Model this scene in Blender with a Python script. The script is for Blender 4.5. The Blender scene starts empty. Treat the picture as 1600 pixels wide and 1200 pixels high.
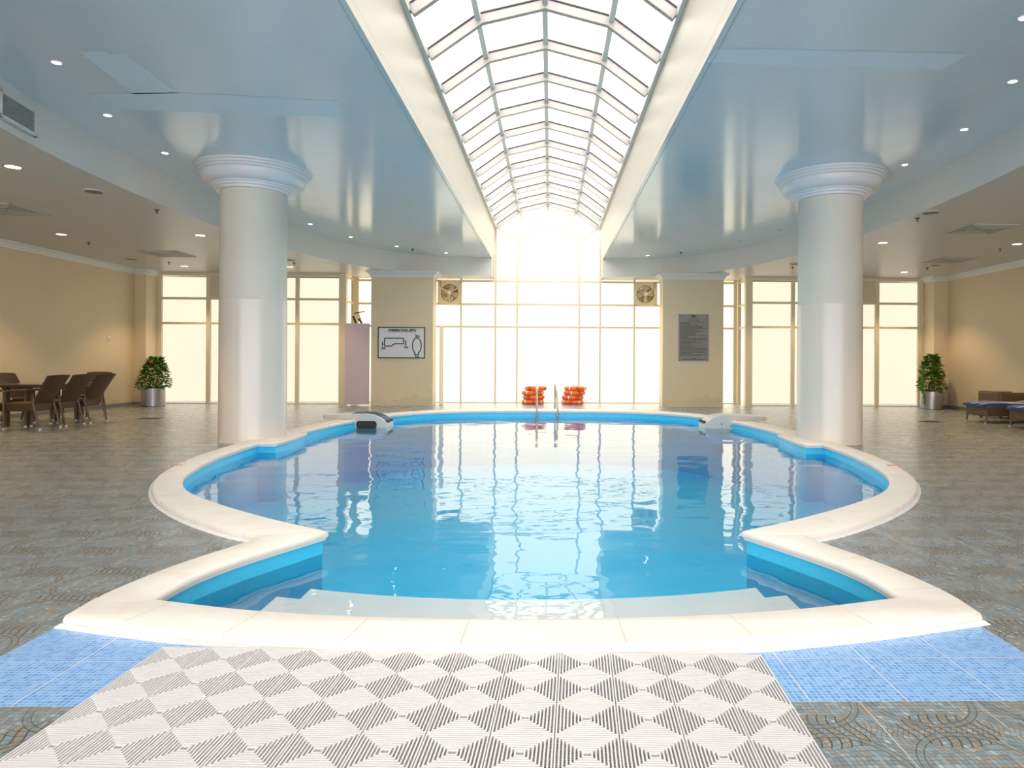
import bpy, bmesh, math, random
from math import pi, sin, cos, radians
from mathutils import Vector, Matrix
from mathutils.geometry import tessellate_polygon
random.seed(7)
SC = bpy.context.scene
COL = SC.collection
# ------------------------------------------------------------------ camera
cd = bpy.data.cameras.new('camera'); cam = bpy.data.objects.new('camera', cd); COL.objects.link(cam)
cd.sensor_width = 36; cd.sensor_fit = 'HORIZONTAL'; cd.lens = 36*1059.8/1600
cd.shift_x = (800-884.0)/1600; cd.shift_y = (563.6-600)/1600
cd.clip_start = .05; cd.clip_end = 400
cam.matrix_world = Matrix.Translation((0, 0, 1.4)) @ Matrix.Rotation(-0.0233, 4, 'Z') @ Matrix.Rotation(pi/2, 4, 'X') @ Matrix.Rotation(0.0056, 4, 'Z')
SC.camera = cam
# ------------------------------------------------------------------ view + sky
SC.view_settings.view_transform = 'Standard'; SC.view_settings.look = 'None'
SC.view_settings.gamma = 1; SC.view_settings.use_curve_mapping = False
SC.view_settings.exposure = 0.0
SC.cycles.max_bounces = 10; SC.cycles.diffuse_bounces = 5; SC.cycles.glossy_bounces = 4
SC.cycles.transparent_max_bounces = 12; SC.cycles.caustics_reflective = False; SC.cycles.caustics_refractive = False
SC.cycles.sample_clamp_indirect = 6
W = bpy.data.worlds.new('sky'); SC.world = W; W.use_nodes = True
nt = W.node_tree; nt.nodes.clear()
wo = nt.nodes.new('ShaderNodeOutputWorld'); bg = nt.nodes.new('ShaderNodeBackground')
tc = nt.nodes.new('ShaderNodeTexCoord'); sp = nt.nodes.new('ShaderNodeSeparateXYZ'); rp = nt.nodes.new('ShaderNodeValToRGB')
nt.links.new(tc.outputs['Generated'], sp.inputs[0]); nt.links.new(sp.outputs['Z'], rp.inputs[0])
e = rp.color_ramp.elements
SKY_LOW = (2.1, 1.88, 1.48, 1); SKY_HIGH = (5.2, 5.1, 5.0, 1); SKY_REAR = (6.3, 6.15, 6.1, 1)
e[0].position = .12; e[0].color = SKY_LOW; e[1].position = .75; e[1].color = SKY_HIGH
ry = nt.nodes.new('ShaderNodeMapRange'); ry.interpolation_type = 'SMOOTHSTEP'; ry.inputs['From Min'].default_value = -.15; ry.inputs['From Max'].default_value = -.6
nt.links.new(sp.outputs['Y'], ry.inputs['Value'])
mr = nt.nodes.new('ShaderNodeMix'); mr.data_type = 'RGBA'; nt.links.new(ry.outputs['Result'], mr.inputs[0]); nt.links.new(rp.outputs[0], mr.inputs[6]); mr.inputs[7].default_value = SKY_REAR
nt.links.new(mr.outputs[2], bg.inputs['Color']); bg.inputs['Strength'].default_value = 1.0
nt.links.new(bg.outputs[0], wo.inputs[0])
def portal(name, loc, rot, sx, sy):
    l = bpy.data.lights.new(name, 'AREA'); l.shape = 'RECTANGLE'; l.size = sx; l.size_y = sy
    l.cycles.is_portal = True
    o = bpy.data.objects.new(name, l); COL.objects.link(o); o.location = loc; o.rotation_euler = rot; return o
portal('daylight_portal', (-.1, 10.6, 5.9), (0, 0, 0), 3.4, 23.2)
portal('daylight_portal', (-.1, 22.3, 2.9), (-pi/2, 0, 0), 12.6, 5.9)
portal('daylight_portal', (-9.3, 21.5, 2.0), (-pi/2, 0, 0), 5.6, 4.0)
portal('daylight_portal', (9.1, 21.5, 2.0), (-pi/2, 0, 0), 5.6, 4.0)
portal('daylight_portal', (0, -4.9, 2.15), (pi/2, 0, 0), 23, 3.6)
XC = -0.1; LX = -12.5; RX = 12.3; ZB = 4.66; ZW = 4.08; YW = 21.32; YB = 22.4; YR = -5.0; WZ = -0.12

# ------------------------------------------------------------------ materials
class NB:
    def __init__(s, name):
        s.m = bpy.data.materials.new(name); s.m.use_nodes = True; s.t = s.m.node_tree; s.t.nodes.clear()
        s.out = s.t.nodes.new('ShaderNodeOutputMaterial')
    def n(s, ty, **k):
        x = s.t.nodes.new(ty)
        for a, b in k.items(): setattr(x, a, b)
        return x
    def put(s, sock, v):
        if hasattr(v, 'is_output') or isinstance(v, bpy.types.NodeSocket): s.t.links.new(v, sock)
        else: sock.default_value = v
    def M(s, op, a, b=0.0, c=0.0):
        x = s.n('ShaderNodeMath', operation=op); s.put(x.inputs[0], a); s.put(x.inputs[1], b); s.put(x.inputs[2], c); return x.outputs[0]
    def co(s, kind='Object'):
        return s.n('ShaderNodeTexCoord').outputs[kind]
    def sep(s, v):
        x = s.n('ShaderNodeSeparateXYZ'); s.put(x.inputs[0], v); return x.outputs
    def comb(s, a, b, c=0.0):
        x = s.n('ShaderNodeCombineXYZ'); s.put(x.inputs[0], a); s.put(x.inputs[1], b); s.put(x.inputs[2], c); return x.outputs[0]
    def vscale(s, v, sc):
        x = s.n('ShaderNodeVectorMath', operation='MULTIPLY'); s.put(x.inputs[0], v); x.inputs[1].default_value = sc; return x.outputs[0]
    def noise(s, v, scale, detail=3, rough=.5, out='Fac'):
        x = s.n('ShaderNodeTexNoise'); s.put(x.inputs['Vector'], v); x.inputs['Scale'].default_value = scale
        x.inputs['Detail'].default_value = detail; x.inputs['Roughness'].default_value = rough; return x.outputs[out]
    def white(s, v):
        x = s.n('ShaderNodeTexWhiteNoise', noise_dimensions='3D'); s.put(x.inputs['Vector'], v); return x.outputs['Value']
    def mix(s, f, a, b):
        x = s.n('ShaderNodeMix', data_type='RGBA'); s.put(x.inputs[0], f)
        for i, v in ((6, a), (7, b)):
            s.put(x.inputs[i], v if isinstance(v, bpy.types.NodeSocket) else (v[0], v[1], v[2], 1))
        return x.outputs[2]
    def ramp(s, f, stops):
        x = s.n('ShaderNodeValToRGB'); s.put(x.inputs[0], f); el = x.color_ramp.elements
        while len(el) < len(stops): el.new(.5)
        for i, (p, c) in enumerate(stops): el[i].position = p; el[i].color = (c[0], c[1], c[2], 1)
        return x.outputs[0]
    def bump(s, h, strength=.3, dist=.01):
        x = s.n('ShaderNodeBump'); s.put(x.inputs['Height'], h); x.inputs['Strength'].default_value = strength; x.inputs['Distance'].default_value = dist; return x.outputs[0]
    def pbr(s, col, rough=.5, normal=None, metal=0.0, spec=.5, coat=0.0):
        x = s.n('ShaderNodeBsdfPrincipled')
        s.put(x.inputs['Base Color'], col if isinstance(col, bpy.types.NodeSocket) else (col[0], col[1], col[2], 1))
        s.put(x.inputs['Roughness'], rough); x.inputs['Metallic'].default_value = metal
        x.inputs['Specular IOR Level'].default_value = spec; x.inputs['Coat Weight'].default_value = coat
        if normal is not None: s.put(x.inputs['Normal'], normal)
        s.t.links.new(x.outputs[0], s.out.inputs[0]); return s.m
def simple(name, col, rough=.5, metal=0.0, var=.06, scale=6, spec=.5, coat=0.0):
    b = NB(name); c = b.co(); f = b.noise(c, scale, 4)
    lo = tuple(max(0, v*(1-var)) for v in col); hi = tuple(min(1, v*(1+var)) for v in col)
    return b.pbr(b.mix(f, lo, hi), rough, None, metal, spec, coat)
def step_lt(b, x, v): return b.M('LESS_THAN', x, v)

def mat_floor():
    b = NB('deck_mosaic_tile'); c = b.co(); X, Y, Z = b.sep(c)
    cell = .0205
    # swirl deck
    P = .481
    u = b.M('FRACT', b.M('DIVIDE', b.M('SUBTRACT', X, 1.765), P)); v = b.M('FRACT', b.M('DIVIDE', b.M('SUBTRACT', Y, 3.287), P*1.02))
    wob = b.M('MULTIPLY', b.M('SINE', b.M('MULTIPLY', u, 2*pi)), .11)
    band = b.M('SUBTRACT', 1.0, b.M('SMOOTH_MIN', 1.0, b.M('MULTIPLY', b.M('ABSOLUTE', b.M('SUBTRACT', v, .45)), 3.2), .15))
    Yw = b.M('ADD', Y, b.M('MULTIPLY', b.M('MULTIPLY', wob, band), .45))
    Xw = b.M('ADD', X, b.M('MULTIPLY', b.M('MULTIPLY', b.M('SINE', b.M('MULTIPLY', v, 2*pi)), band), .05))
    cx_ = b.M('DIVIDE', Xw, cell); cy_ = b.M('DIVIDE', Yw, cell*1.15)
    idv = b.comb(b.M('FLOOR', cx_), b.M('FLOOR', cy_), 3.0)
    rnd = b.white(idv)
    fx = b.M('ABSOLUTE', b.M('SUBTRACT', b.M('FRACT', cx_), .5)); fy = b.M('ABSOLUTE', b.M('SUBTRACT', b.M('FRACT', cy_), .5))
    joint = b.M('GREATER_THAN', b.M('MAXIMUM', fx, fy), .44)
    colr = b.ramp(rnd, [(0, (.20, .255, .28)), (.3, (.32, .39, .425)), (.55, (.235, .26, .25)), (.72, (.40, .31, .23)), (.85, (.28, .34, .355)), (1, (.46, .52, .55))])
    # printed cluster of wavy S strokes in every tile
    du = b.M('ABSOLUTE', b.M('SUBTRACT', u, .5)); dv = b.M('SUBTRACT', v, .5)
    lens = b.M('ADD', b.M('POWER', b.M('DIVIDE', du, .40), 2.0), b.M('POWER', b.M('ABSOLUTE', b.M('DIVIDE', dv, .24)), 2.0))
    ins = step_lt(b, lens, 1.0)
    xw = b.M('ADD', u, b.M('MULTIPLY', b.M('SINE', b.M('MULTIPLY', dv, 13.0)), .035))
    fr = b.M('FRACT', b.M('MULTIPLY', xw, 13.0))
    stroke = b.M('MULTIPLY', ins, step_lt(b, fr, .20))
    alt = b.M('MULTIPLY', ins, b.M('GREATER_THAN', b.M('FRACT', b.M('MULTIPLY', xw, 6.5)), .5))
    tan_c = b.ramp(rnd, [(0, (.36, .29, .20)), (.6, (.27, .25, .20)), (1, (.42, .34, .24))])
    c1 = b.mix(b.M('MULTIPLY', alt, .75), colr, tan_c)
    c1 = b.mix(b.M('MULTIPLY', joint, .75), c1, (.075, .08, .08))
    c1 = b.mix(b.M('MULTIPLY', stroke, .8), c1, (.045, .045, .04))
    # long arcs joining the clusters
    dd = b.M('SQRT', b.M('ADD', b.M('POWER', b.M('ABSOLUTE', b.M('SUBTRACT', u, .5)), 2.0), b.M('POWER', b.M('ABSOLUTE', b.M('SUBTRACT', b.M('FRACT', b.M('ADD', v, .5)), .5)), 2.0)))
    a1 = b.M('ABSOLUTE', b.M('SUBTRACT', dd, .44))
    c1 = b.mix(b.M('MULTIPLY', step_lt(b, a1, .022), .5), c1, (.22, .235, .22))
    c1 = b.mix(b.M('MULTIPLY', b.M('MULTIPLY', step_lt(b, a1, .032), b.M('GREATER_THAN', a1, .022)), .7), c1, (.05, .055, .05))
    # pale printed frame line
    ln = b.M('MULTIPLY', step_lt(b, b.M('ABSOLUTE', b.M('SUBTRACT', b.M('ABSOLUTE', b.M('SUBTRACT', u, .5)), .27)), .012), b.M('GREATER_THAN', b.M('ABSOLUTE', b.M('SUBTRACT', v, .5)), .33))
    c1 = b.mix(b.M('MULTIPLY', ln, .6), c1, (.36, .47, .50))
    # grout between tiles
    gu = b.M('ABSOLUTE', b.M('SUBTRACT', u, .5)); gv = b.M('ABSOLUTE', b.M('SUBTRACT', v, .5))
    gr = b.M('GREATER_THAN', b.M('MAXIMUM', gu, gv), .4945)
    gn = b.noise(c, .9, 3)
    gcol = b.ramp(gn, [(.4, (.12, .11, .10)), (.62, (.70, .66, .62))])
    c1 = b.mix(b.M('MULTIPLY', gr, .9), c1, gcol)
    # far wear / grime
    c1 = b.mix(b.M('MULTIPLY', b.noise(c, .7, 4), .22), c1, (.20, .19, .17))
    # pale blue mosaic
    T = .4051; n = T/17
    bx = b.M('SUBTRACT', X, 1.0839); by = b.M('SUBTRACT', Y, 2.772)
    qx = b.M('DIVIDE', bx, n); qy = b.M('DIVIDE', by, n)
    r2 = b.white(b.comb(b.M('FLOOR', qx), b.M('FLOOR', qy), 1.0))
    jx = b.M('ABSOLUTE', b.M('SUBTRACT', b.M('FRACT', qx), .5)); jy = b.M('ABSOLUTE', b.M('SUBTRACT', b.M('FRACT', qy), .5))
    j2 = b.M('GREATER_THAN', b.M('MAXIMUM', jx, jy), .43)
    cb = b.ramp(r2, [(0, (.13, .33, .72)), (.5, (.19, .42, .80)), (1, (.26, .50, .86))])
    cb = b.mix(j2, cb, (.50, .66, .86))
    sx = b.M('ABSOLUTE', b.M('SUBTRACT', b.M('FRACT', b.M('DIVIDE', bx, T)), .5)); sy = b.M('ABSOLUTE', b.M('SUBTRACT', b.M('FRACT', b.M('DIVIDE', by, T)), .5))
    cb = b.mix(b.M('GREATER_THAN', b.M('MAXIMUM', sx, sy), .493), cb, (.78, .74, .70))
    mk = b.M('MULTIPLY', b.M('MULTIPLY', b.M('GREATER_THAN', X, -2.562), step_lt(b, X, 2.299)), b.M('MULTIPLY', b.M('GREATER_THAN', Y, 2.772), step_lt(b, Y, 4.2)))
    # white grout smear hugging the coping is geometry; colour done here
    colf = b.mix(mk, c1, cb)
    h = b.M('ADD', b.M('MULTIPLY', b.M('SUBTRACT', 1.0, joint), .5), b.M('MULTIPLY', b.noise(b.vscale(c, (1, 2.2, 1)), 2.2, 4), 3.0))
    return b.pbr(colf, b.M('ADD', .20, b.M('MULTIPLY', b.noise(c, 3, 3), .15)), b.bump(h, .35, .004), 0, .5)

def mat_paint(name, col, rough, streak=0.0, spec=.5, var=.04, sc=(.6, 9, 1), coat=0.0):
    b = NB(name); c = b.co(); v = b.vscale(c, sc)
    f = b.noise(c, 1.3, 4); g = b.noise(v, 1.6, 5, .6)
    lo = tuple(x*(1-var) for x in col); hi = tuple(min(1, x*(1+var)) for x in col)
    colm = b.mix(f, lo, hi)
    return b.pbr(colm, b.M('ADD', rough-.05, b.M('MULTIPLY', g, .1)), b.bump(g, streak, .01) if streak else None, 0, spec, coat)

def mat_wall():
    b = NB('cream_wall_plaster'); c = b.co(); X, Y, Z = b.sep(c)
    n1 = b.noise(c, 2.0, 6, .6); n2 = b.noise(c, .8, 3)
    col = b.mix(n2, (.66, .545, .36), (.70, .59, .40))
    # rising damp stains near the floor
    st = b.M('MULTIPLY', b.M('GREATER_THAN', n1, b.M('ADD', .47, b.M('MULTIPLY', Z, .28))), b.M('LESS_THAN', Z, .5))
    col = b.mix(b.M('MULTIPLY', st, .35), col, (.52, .43, .30))
    return b.pbr(col, .42, b.bump(n1, .05, .01), 0, .4)

def mat_stone():
    b = NB('cream_coping_stone'); c = b.co()
    f = b.noise(c, 3.5, 6, .65); g = b.noise(c, 60, 3)
    col = b.ramp(f, [(.3, (.79, .70, .61)), (.55, (.84, .765, .69)), (.8, (.86, .80, .74))])
    sp_ = b.M('GREATER_THAN', b.noise(c, 11, 5, .7), .70)
    col = b.mix(b.M('MULTIPLY', sp_, .4), col, (.62, .42, .28))
    return b.pbr(col, .75, b.bump(g, .12, .004), 0, .3)

def mat_water():
    b = NB('pool_water'); c = b.co()
    w1 = b.noise(b.vscale(c, (.8, 1.0, 1)), 1.9, 2, .4); w2 = b.noise(b.vscale(c, (.8, 1.3, 1)), 6.0, 2, .5); w3 = b.noise(b.vscale(c, (.6, 1.4, 1)), .75, 1)
    h = b.M('ADD', b.M('ADD', w1, b.M('MULTIPLY', w2, .065)), b.M('MULTIPLY', w3, 1.1))
    nrm = b.bump(h, 1.0, .0115)
    tr = b.n('ShaderNodeBsdfTransparent'); tr.inputs[0].default_value = (1.0, 1.0, 1.0, 1)
    gl = b.n('ShaderNodeBsdfGlossy'); gl.inputs['Roughness'].default_value = .0; gl.inputs[0].default_value = (1, 1, 1, 1)
    b.put(gl.inputs['Normal'], nrm)
    fr = b.n('ShaderNodeFresnel'); fr.inputs[0].default_value = 1.35; b.put(fr.inputs['Normal'], nrm)
    mx = b.n('ShaderNodeMixShader'); b.put(mx.inputs[0], fr.outputs[0]); b.put(mx.inputs[1], tr.outputs[0]); b.put(mx.inputs[2], gl.outputs[0])
    va = b.n('ShaderNodeVolumeAbsorption'); va.inputs['Color'].default_value = (.25, .935, 1.0, 1); va.inputs['Density'].default_value = .26
    b.t.links.new(mx.outputs[0], b.out.inputs[0]); b.t.links.new(va.outputs[0], b.out.inputs[1]); return b.m

def mat_pane(name, tint, gloss=.3):
    b = NB(name)
    tr = b.n('ShaderNodeBsdfTransparent'); n = b.noise(b.co(), .55, 3)
    lo = tuple(v*.97 for v in tint)
    b.put(tr.inputs[0], b.mix(b.M('MULTIPLY', n, 1.2), lo, tint))
    gl = b.n('ShaderNodeBsdfGlossy'); gl.inputs['Roughness'].default_value = gloss; gl.inputs[0].default_value = (.8, .8, .8, 1)
    mx = b.n('ShaderNodeMixShader'); mx.inputs[0].default_value = .05; b.put(mx.inputs[1], tr.outputs[0]); b.put(mx.inputs[2], gl.outputs[0])
    b.t.links.new(mx.outputs[0], b.out.inputs[0]); return b.m

def mat_emit(name, col, s):
    b = NB(name); x = b.n('ShaderNodeEmission'); x.inputs[0].default_value = (*col, 1); x.inputs[1].default_value = s
    b.t.links.new(x.outputs[0], b.out.inputs[0]); return b.m

def mat_wicker(name, col, k=75):
    b = NB(name); c = b.co(); X, Y, Z = b.sep(c)
    a = b.M('SINE', b.M('MULTIPLY', Z, k*2.2)); d = b.M('SINE', b.M('MULTIPLY', b.M('ADD', X, Y), k*1.3))
    f = b.M('MULTIPLY', a, d); f = b.M('ADD', b.M('MULTIPLY', f, .5), .5)
    lo = tuple(v*.45 for v in col)
    cc = b.mix(f, lo, col); cc = b.mix(b.M('MULTIPLY', b.noise(c, 14, 3), .35), cc, tuple(v*1.5 for v in col))
    return b.pbr(cc, .5, b.bump(f, .6, .004), 0, .4)

def mat_cushion():
    b = NB('blue_striped_cushion'); X, Y, Z = b.sep(b.co())
    s = b.M('FRACT', b.M('ADD', b.M('MULTIPLY', Y, 3.4), b.M('MULTIPLY', X, .35))); nz = b.sep(b.n('ShaderNodeNewGeometry').outputs['Normal'])[2]; m = b.M('MULTIPLY', b.M('LESS_THAN', s, .3), b.M('GREATER_THAN', nz, .8))
    return b.pbr(b.mix(m, (.003, .065, .26), (.72, .70, .66)), .7)

def mat_leaf(name, a, c_):
    b = NB(name); g = b.n('ShaderNodeNewGeometry').outputs['Random Per Island']
    return b.pbr(b.mix(g, a, c_), .45, None, 0, .4)

def mat_liner():
    b = NB('blue_vinyl_liner'); c = b.co(); n = b.noise(b.vscale(c, (1, 1, 3)), 1.2, 3)
    col = b.mix(n, (.055, .575, .90), (.09, .65, .96))
    return b.pbr(col, .35, b.bump(n, .25, .03), 0, .4)

M_FLOOR = mat_floor(); M_WALL = mat_wall(); M_STONE = mat_stone(); M_WATER = mat_water(); M_LINER = mat_liner()
M_BLUE = mat_paint('pale_blue_ceiling_gloss', (.64, .70, .745), .13, .18, .6, .05)
M_PATCH = mat_paint('repair_paint_blue', (.66, .74, .81), .38, .18, .5)
M_FASCIA = mat_paint('pale_fascia_paint', (.66, .635, .60), .35, .02)
M_WCEIL = mat_paint('wing_ceiling_paint', (.58, .57, .55), .36, .03)
M_SHAFT = mat_paint('skylight_shaft_plaster', (.46, .44, .385), .33, .03, .5, .03, (1, .5, .5))
M_CORN = mat_paint('cornice_white_paint', (.70, .72, .72), .4)
M_COLU = mat_paint('column_matt_paint', (.62, .585, .52), .5)
M_COLG = mat_paint('column_gloss_wrap', (.67, .61, .55), .24, .03, .5, .03, (5, 5, .4))
M_CAP = mat_paint('capital_gloss_paint', (.70, .685, .71), .30)
M_FRAME = mat_paint('cream_aluminium_frame', (.70, .62, .45), .35)
M_PURL = mat_paint('pale_skylight_purlin', (.62, .60, .56), .35)
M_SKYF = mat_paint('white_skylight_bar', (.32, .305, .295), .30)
M_BLANK = mat_paint('beige_blank_panel', (.58, .52, .40), .45)
M_PANEC = mat_pane('clear_window_glass', (1, .99, .93)); M_PANEW = mat_pane('cream_film_glass', (.765, .755, .745), .35); M_PANES = mat_pane('skylight_glass', (1, .99, .96), .12)
M_BLACK = simple('black_rubber', (.02, .02, .02), .6)
M_DARK = simple('dark_slot_grey', (.06, .065, .07), .5)
M_STEEL = simple('polished_steel', (.46, .43, .37), .25, 1.0, .03)
M_SILV = simple('brushed_silver_pot', (.42, .41, .42), .34, .7, .05)
M_PLATE = simple('engraved_metal_plaque', (.215, .205, .185), .42, .3, .06, 3)
M_SIGN = simple('white_sign_board', (.66, .65, .68), .35, 0, .03)
M_GREEN = simple('dark_green_ink', (.01, .06, .045), .5)
M_INK = simple('black_ink', (.035, .03, .03), .5)
M_PINK = simple('mauve_partition_board', (.60, .47, .50), .40, 0, .04, 2)
M_ORANGE = simple('orange_lifebuoy_shell', (.85, .16, .025), .42, 0, .08)
M_ORANGE2 = simple('deep_orange_patch', (.66, .07, .01), .5, 0, .08)
M_TAPE = simple('white_reflective_tape', (.85, .82, .76), .4)
M_FAN = simple('beige_fan_metal', (.66, .55, .36), .4)
M_BLADE = simple('bronze_fan_blade', (.38, .24, .13), .25, .5)
M_WICK = mat_wicker('brown_wicker_weave', (.078, .045, .023)); M_WICKL = mat_wicker('tan_wicker_weave', (.125, .072, .033), 60)
M_TUBE = simple('brown_cane_tube', (.105, .06, .035), .45)
M_GLASS = simple('dark_glass_table_sheet', (.20, .17, .13), .12, 0, .05, spec=.8)
M_FOOT = simple('pale_plastic_foot', (.62, .60, .58), .5)
M_SEAT = simple('brown_seat_pad', (.15, .075, .04), .8)
M_CUSH = mat_cushion()
M_LEAF = mat_leaf('green_leaf', (.035, .14, .008), (.20, .36, .03)); M_STEM = simple('plant_stem', (.10, .07, .03), .7)
M_SOIL = simple('potting_soil', (.04, .028, .018), .9); M_RED = simple('dark_red_bud', (.25, .03, .015), .5); M_YEL = simple('yellow_leaf', (.75, .35, .03), .5)
M_MAT = simple('pale_grey_plastic_mat', (.76, .73, .725), .5, 0, .05, 9)
M_STEP = simple('white_moulded_step', (.93, .95, .95), .4, 0, .02)
M_GRC = simple('white_grc_skimmer', (.66, .63, .58), .5, 0, .05)
M_NAVY = simple('navy_rubber_grip', (.035, .06, .12), .55)
M_GROUT = simple('white_grout', (.80, .77, .75), .7, 0, .12, 9)
M_JOINT = simple('stone_joint_brown', (.66, .56, .47), .8)
M_VENTM = simple('ceiling_vent_metal', (.50, .48, .43), .4)
M_ROOF = simple('roof_slab_concrete', (.45, .44, .42), .8)
M_BULBW = mat_emit('warm_lamp_glow', (1, .72, .42), 14); M_BULBC = mat_emit('white_lamp_glow', (1, .98, .95), 16)
M_PLINTH = simple('speckled_skirting_stone', (.20, .19, .175), .5, 0, .35, 60)
M_RUST = simple('rust_stain', (.55, .27, .14), .8, 0, .3, 30)

# ------------------------------------------------------------------ geometry helpers
class MB:
    def __init__(s): s.v = []; s.f = []; s.mi = []
    def add(s, vs, fs, mi=0):
        o = len(s.v); s.v += [tuple(p) for p in vs]; s.f += [tuple(i+o for i in f) for f in fs]; s.mi += [mi]*len(fs); return s
    def box(s, x0, x1, y0, y1, z0, z1, mi=0):
        vs = [(x0,y0,z0),(x1,y0,z0),(x1,y1,z0),(x0,y1,z0),(x0,y0,z1),(x1,y0,z1),(x1,y1,z1),(x0,y1,z1)]
        return s.add(vs, [(0,3,2,1),(4,5,6,7),(0,1,5,4),(1,2,6,5),(2,3,7,6),(3,0,4,7)], mi)
    def obox(s, M, sx, sy, sz, mi=0):
        vs = [M @ Vector((x*sx/2, y*sy/2, z*sz/2)) for z in (-1,1) for x, y in ((-1,-1),(1,-1),(1,1),(-1,1))]
        return s.add(vs, [(0,3,2,1),(4,5,6,7),(0,1,5,4),(1,2,6,5),(2,3,7,6),(3,0,4,7)], mi)
    def bar(s, a, b, w, h, up=(0,0,1), mi=0):
        a = Vector(a); b = Vector(b); d = (b-a); L = d.length; d.normalize(); up = Vector(up)
        x = d.cross(up); x.normalize(); z = x.cross(d)
        M = Matrix((( x.x, d.x, z.x, (a.x+b.x)/2), (x.y, d.y, z.y, (a.y+b.y)/2), (x.z, d.z, z.z, (a.z+b.z)/2), (0,0,0,1)))
        return s.obox(M, w, L, h, mi)
    def tube(s, pts, r, n=8, mi=0, cap=True):
        pts = [Vector(p) for p in pts]; rs = r if isinstance(r, (list, tuple)) else [r]*len(pts)
        o = len(s.v); ref = Vector((0,0,1)); rings = []
        for i, p in enumerate(pts):
            t = (pts[min(i+1, len(pts)-1)]-pts[max(i-1, 0)]).normalized()
            if i == 0:
                u = t.cross(ref)
                if u.length < .1: u = t.cross(Vector((1,0,0)))
            else: u = u - t*u.dot(t)
            u.normalize(); w = t.cross(u)
            rings.append([p+(u*cos(2*pi*k/n)+w*sin(2*pi*k/n))*rs[i] for k in range(n)])
        vs = [q for rg in rings for q in rg]; fs = []
        for i in range(len(pts)-1):
            for k in range(n): fs.append((i*n+k, i*n+(k+1)%n, (i+1)*n+(k+1)%n, (i+1)*n+k))
        if cap: fs.append(tuple(range(n-1,-1,-1))); fs.append(tuple((len(pts)-1)*n+k for k in range(n)))
        return s.add(vs, fs, mi)
    def lathe(s, prof, c=(0,0,0), n=48, mi=0, cap=False):
        vs = [(c[0]+r*cos(2*pi*k/n), c[1]+r*sin(2*pi*k/n), c[2]+z) for r, z in prof for k in range(n)]; fs = []
        for i in range(len(prof)-1):
            for k in range(n): fs.append((i*n+k, i*n+(k+1)%n, (i+1)*n+(k+1)%n, (i+1)*n+k))
        if cap: fs.append(tuple(range(n-1,-1,-1))); fs.append(tuple((len(prof)-1)*n+k for k in range(n)))
        return s.add(vs, fs, mi)
    def xf(s, M): s.v = [tuple(M @ Vector(p)) for p in s.v]; return s
    def build(s, name, mat, parent=None, smooth=False, bevel=0, fixn=False):
        me = bpy.data.meshes.new(name); me.from_pydata(s.v, [], s.f)
        for m in (mat if isinstance(mat, (list, tuple)) else [mat]): me.materials.append(m)
        if isinstance(mat, (list, tuple)): me.polygons.foreach_set('material_index', s.mi)
        if fixn:
            bm = bmesh.new(); bm.from_mesh(me); bmesh.ops.remove_doubles(bm, verts=bm.verts, dist=1e-5); bmesh.ops.recalc_face_normals(bm, faces=bm.faces); bm.to_mesh(me); bm.free()
        if smooth:
            me.polygons.foreach_set('use_smooth', [True]*len(me.polygons))
            me.set_sharp_from_angle(angle=radians(smooth if smooth is not True else 40))
        o = bpy.data.objects.new(name, me); COL.objects.link(o)
        if bevel:
            md = o.modifiers.new('bevel', 'BEVEL'); md.width = bevel; md.segments = 2; md.limit_method = 'ANGLE'
        if parent: o.parent = parent
        me.update(); return o
def tag(o, label=None, cat=None, group=None, kind=None):
    if label: o['label'] = label
    if cat: o['category'] = cat
    if group: o['group'] = group
    if kind: o['kind'] = kind
    return o
def thing(name, loc=(0,0,0), rz=0, label=None, cat=None, group=None, kind=None):
    o = bpy.data.objects.new(name, None); COL.objects.link(o); o.location = loc; o.rotation_euler = (0,0,rz); o.empty_display_size = .1
    return tag(o, label, cat, group, kind)
def copy_tree(o, parent=None):
    c = o.copy(); COL.objects.link(c); c.parent = parent
    for ch in list(o.children): copy_tree(ch, c)
    return c
def place(o, loc, rz=None, label=None, group=None):
    o.location = loc
    if rz is not None: o.rotation_euler = (0,0,rz)
    return tag(o, label, None, group)
def crv(pts, n=6, closed=False):
    P = [Vector((p[0], p[1])) for p in pts]; out = []
    for i in range(len(P)-1):
        p0 = P[i-1] if i else P[0]*2-P[1]; p1 = P[i]; p2 = P[i+1]; p3 = P[i+2] if i+2 < len(P) else P[-1]*2-P[-2]
        for k in range(n):
            t = k/n
            q = .5*((2*p1)+(p2-p0)*t+(2*p0-5*p1+4*p2-p3)*t*t+(3*p1-p0-3*p2+p3)*t**3); out.append((q.x, q.y))
    out.append((P[-1].x, P[-1].y)); return out
def offset(loop, d):   # closed loop, positive = outward for CCW
    n = len(loop); out = []
    for i in range(n):
        a = Vector(loop[i-1]); b = Vector(loop[i]); c = Vector(loop[(i+1)%n])
        t1 = (b-a).normalized(); t2 = (c-b).normalized(); n1 = Vector((t1.y,-t1.x)); n2 = Vector((t2.y,-t2.x))
        m = (n1+n2)
        if m.length < 1e-6: m = n1
        m.normalize(); k = d/max(.45, m.dot(n1)); out.append((b.x+m.x*k, b.y+m.y*k))
    return out
def fill(mb, outer, holes, z, up=True, mi=0):
    pl = [[Vector((x, y, 0)) for x, y in outer]]+[[Vector((x, y, 0)) for x, y in h] for h in holes]
    flat = [p for l in pl for p in l]; tris = tessellate_polygon(pl); fs = []
    for t in tris:
        a, b, c = (flat[i] for i in t); cr = (b-a).cross(c-a).z
        if abs(cr) < 1e-12: continue
        fs.append(tuple(t) if (cr > 0) == up else tuple(reversed(t)))
    return mb.add([(p.x, p.y, z) for p in flat], fs, mi)
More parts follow.
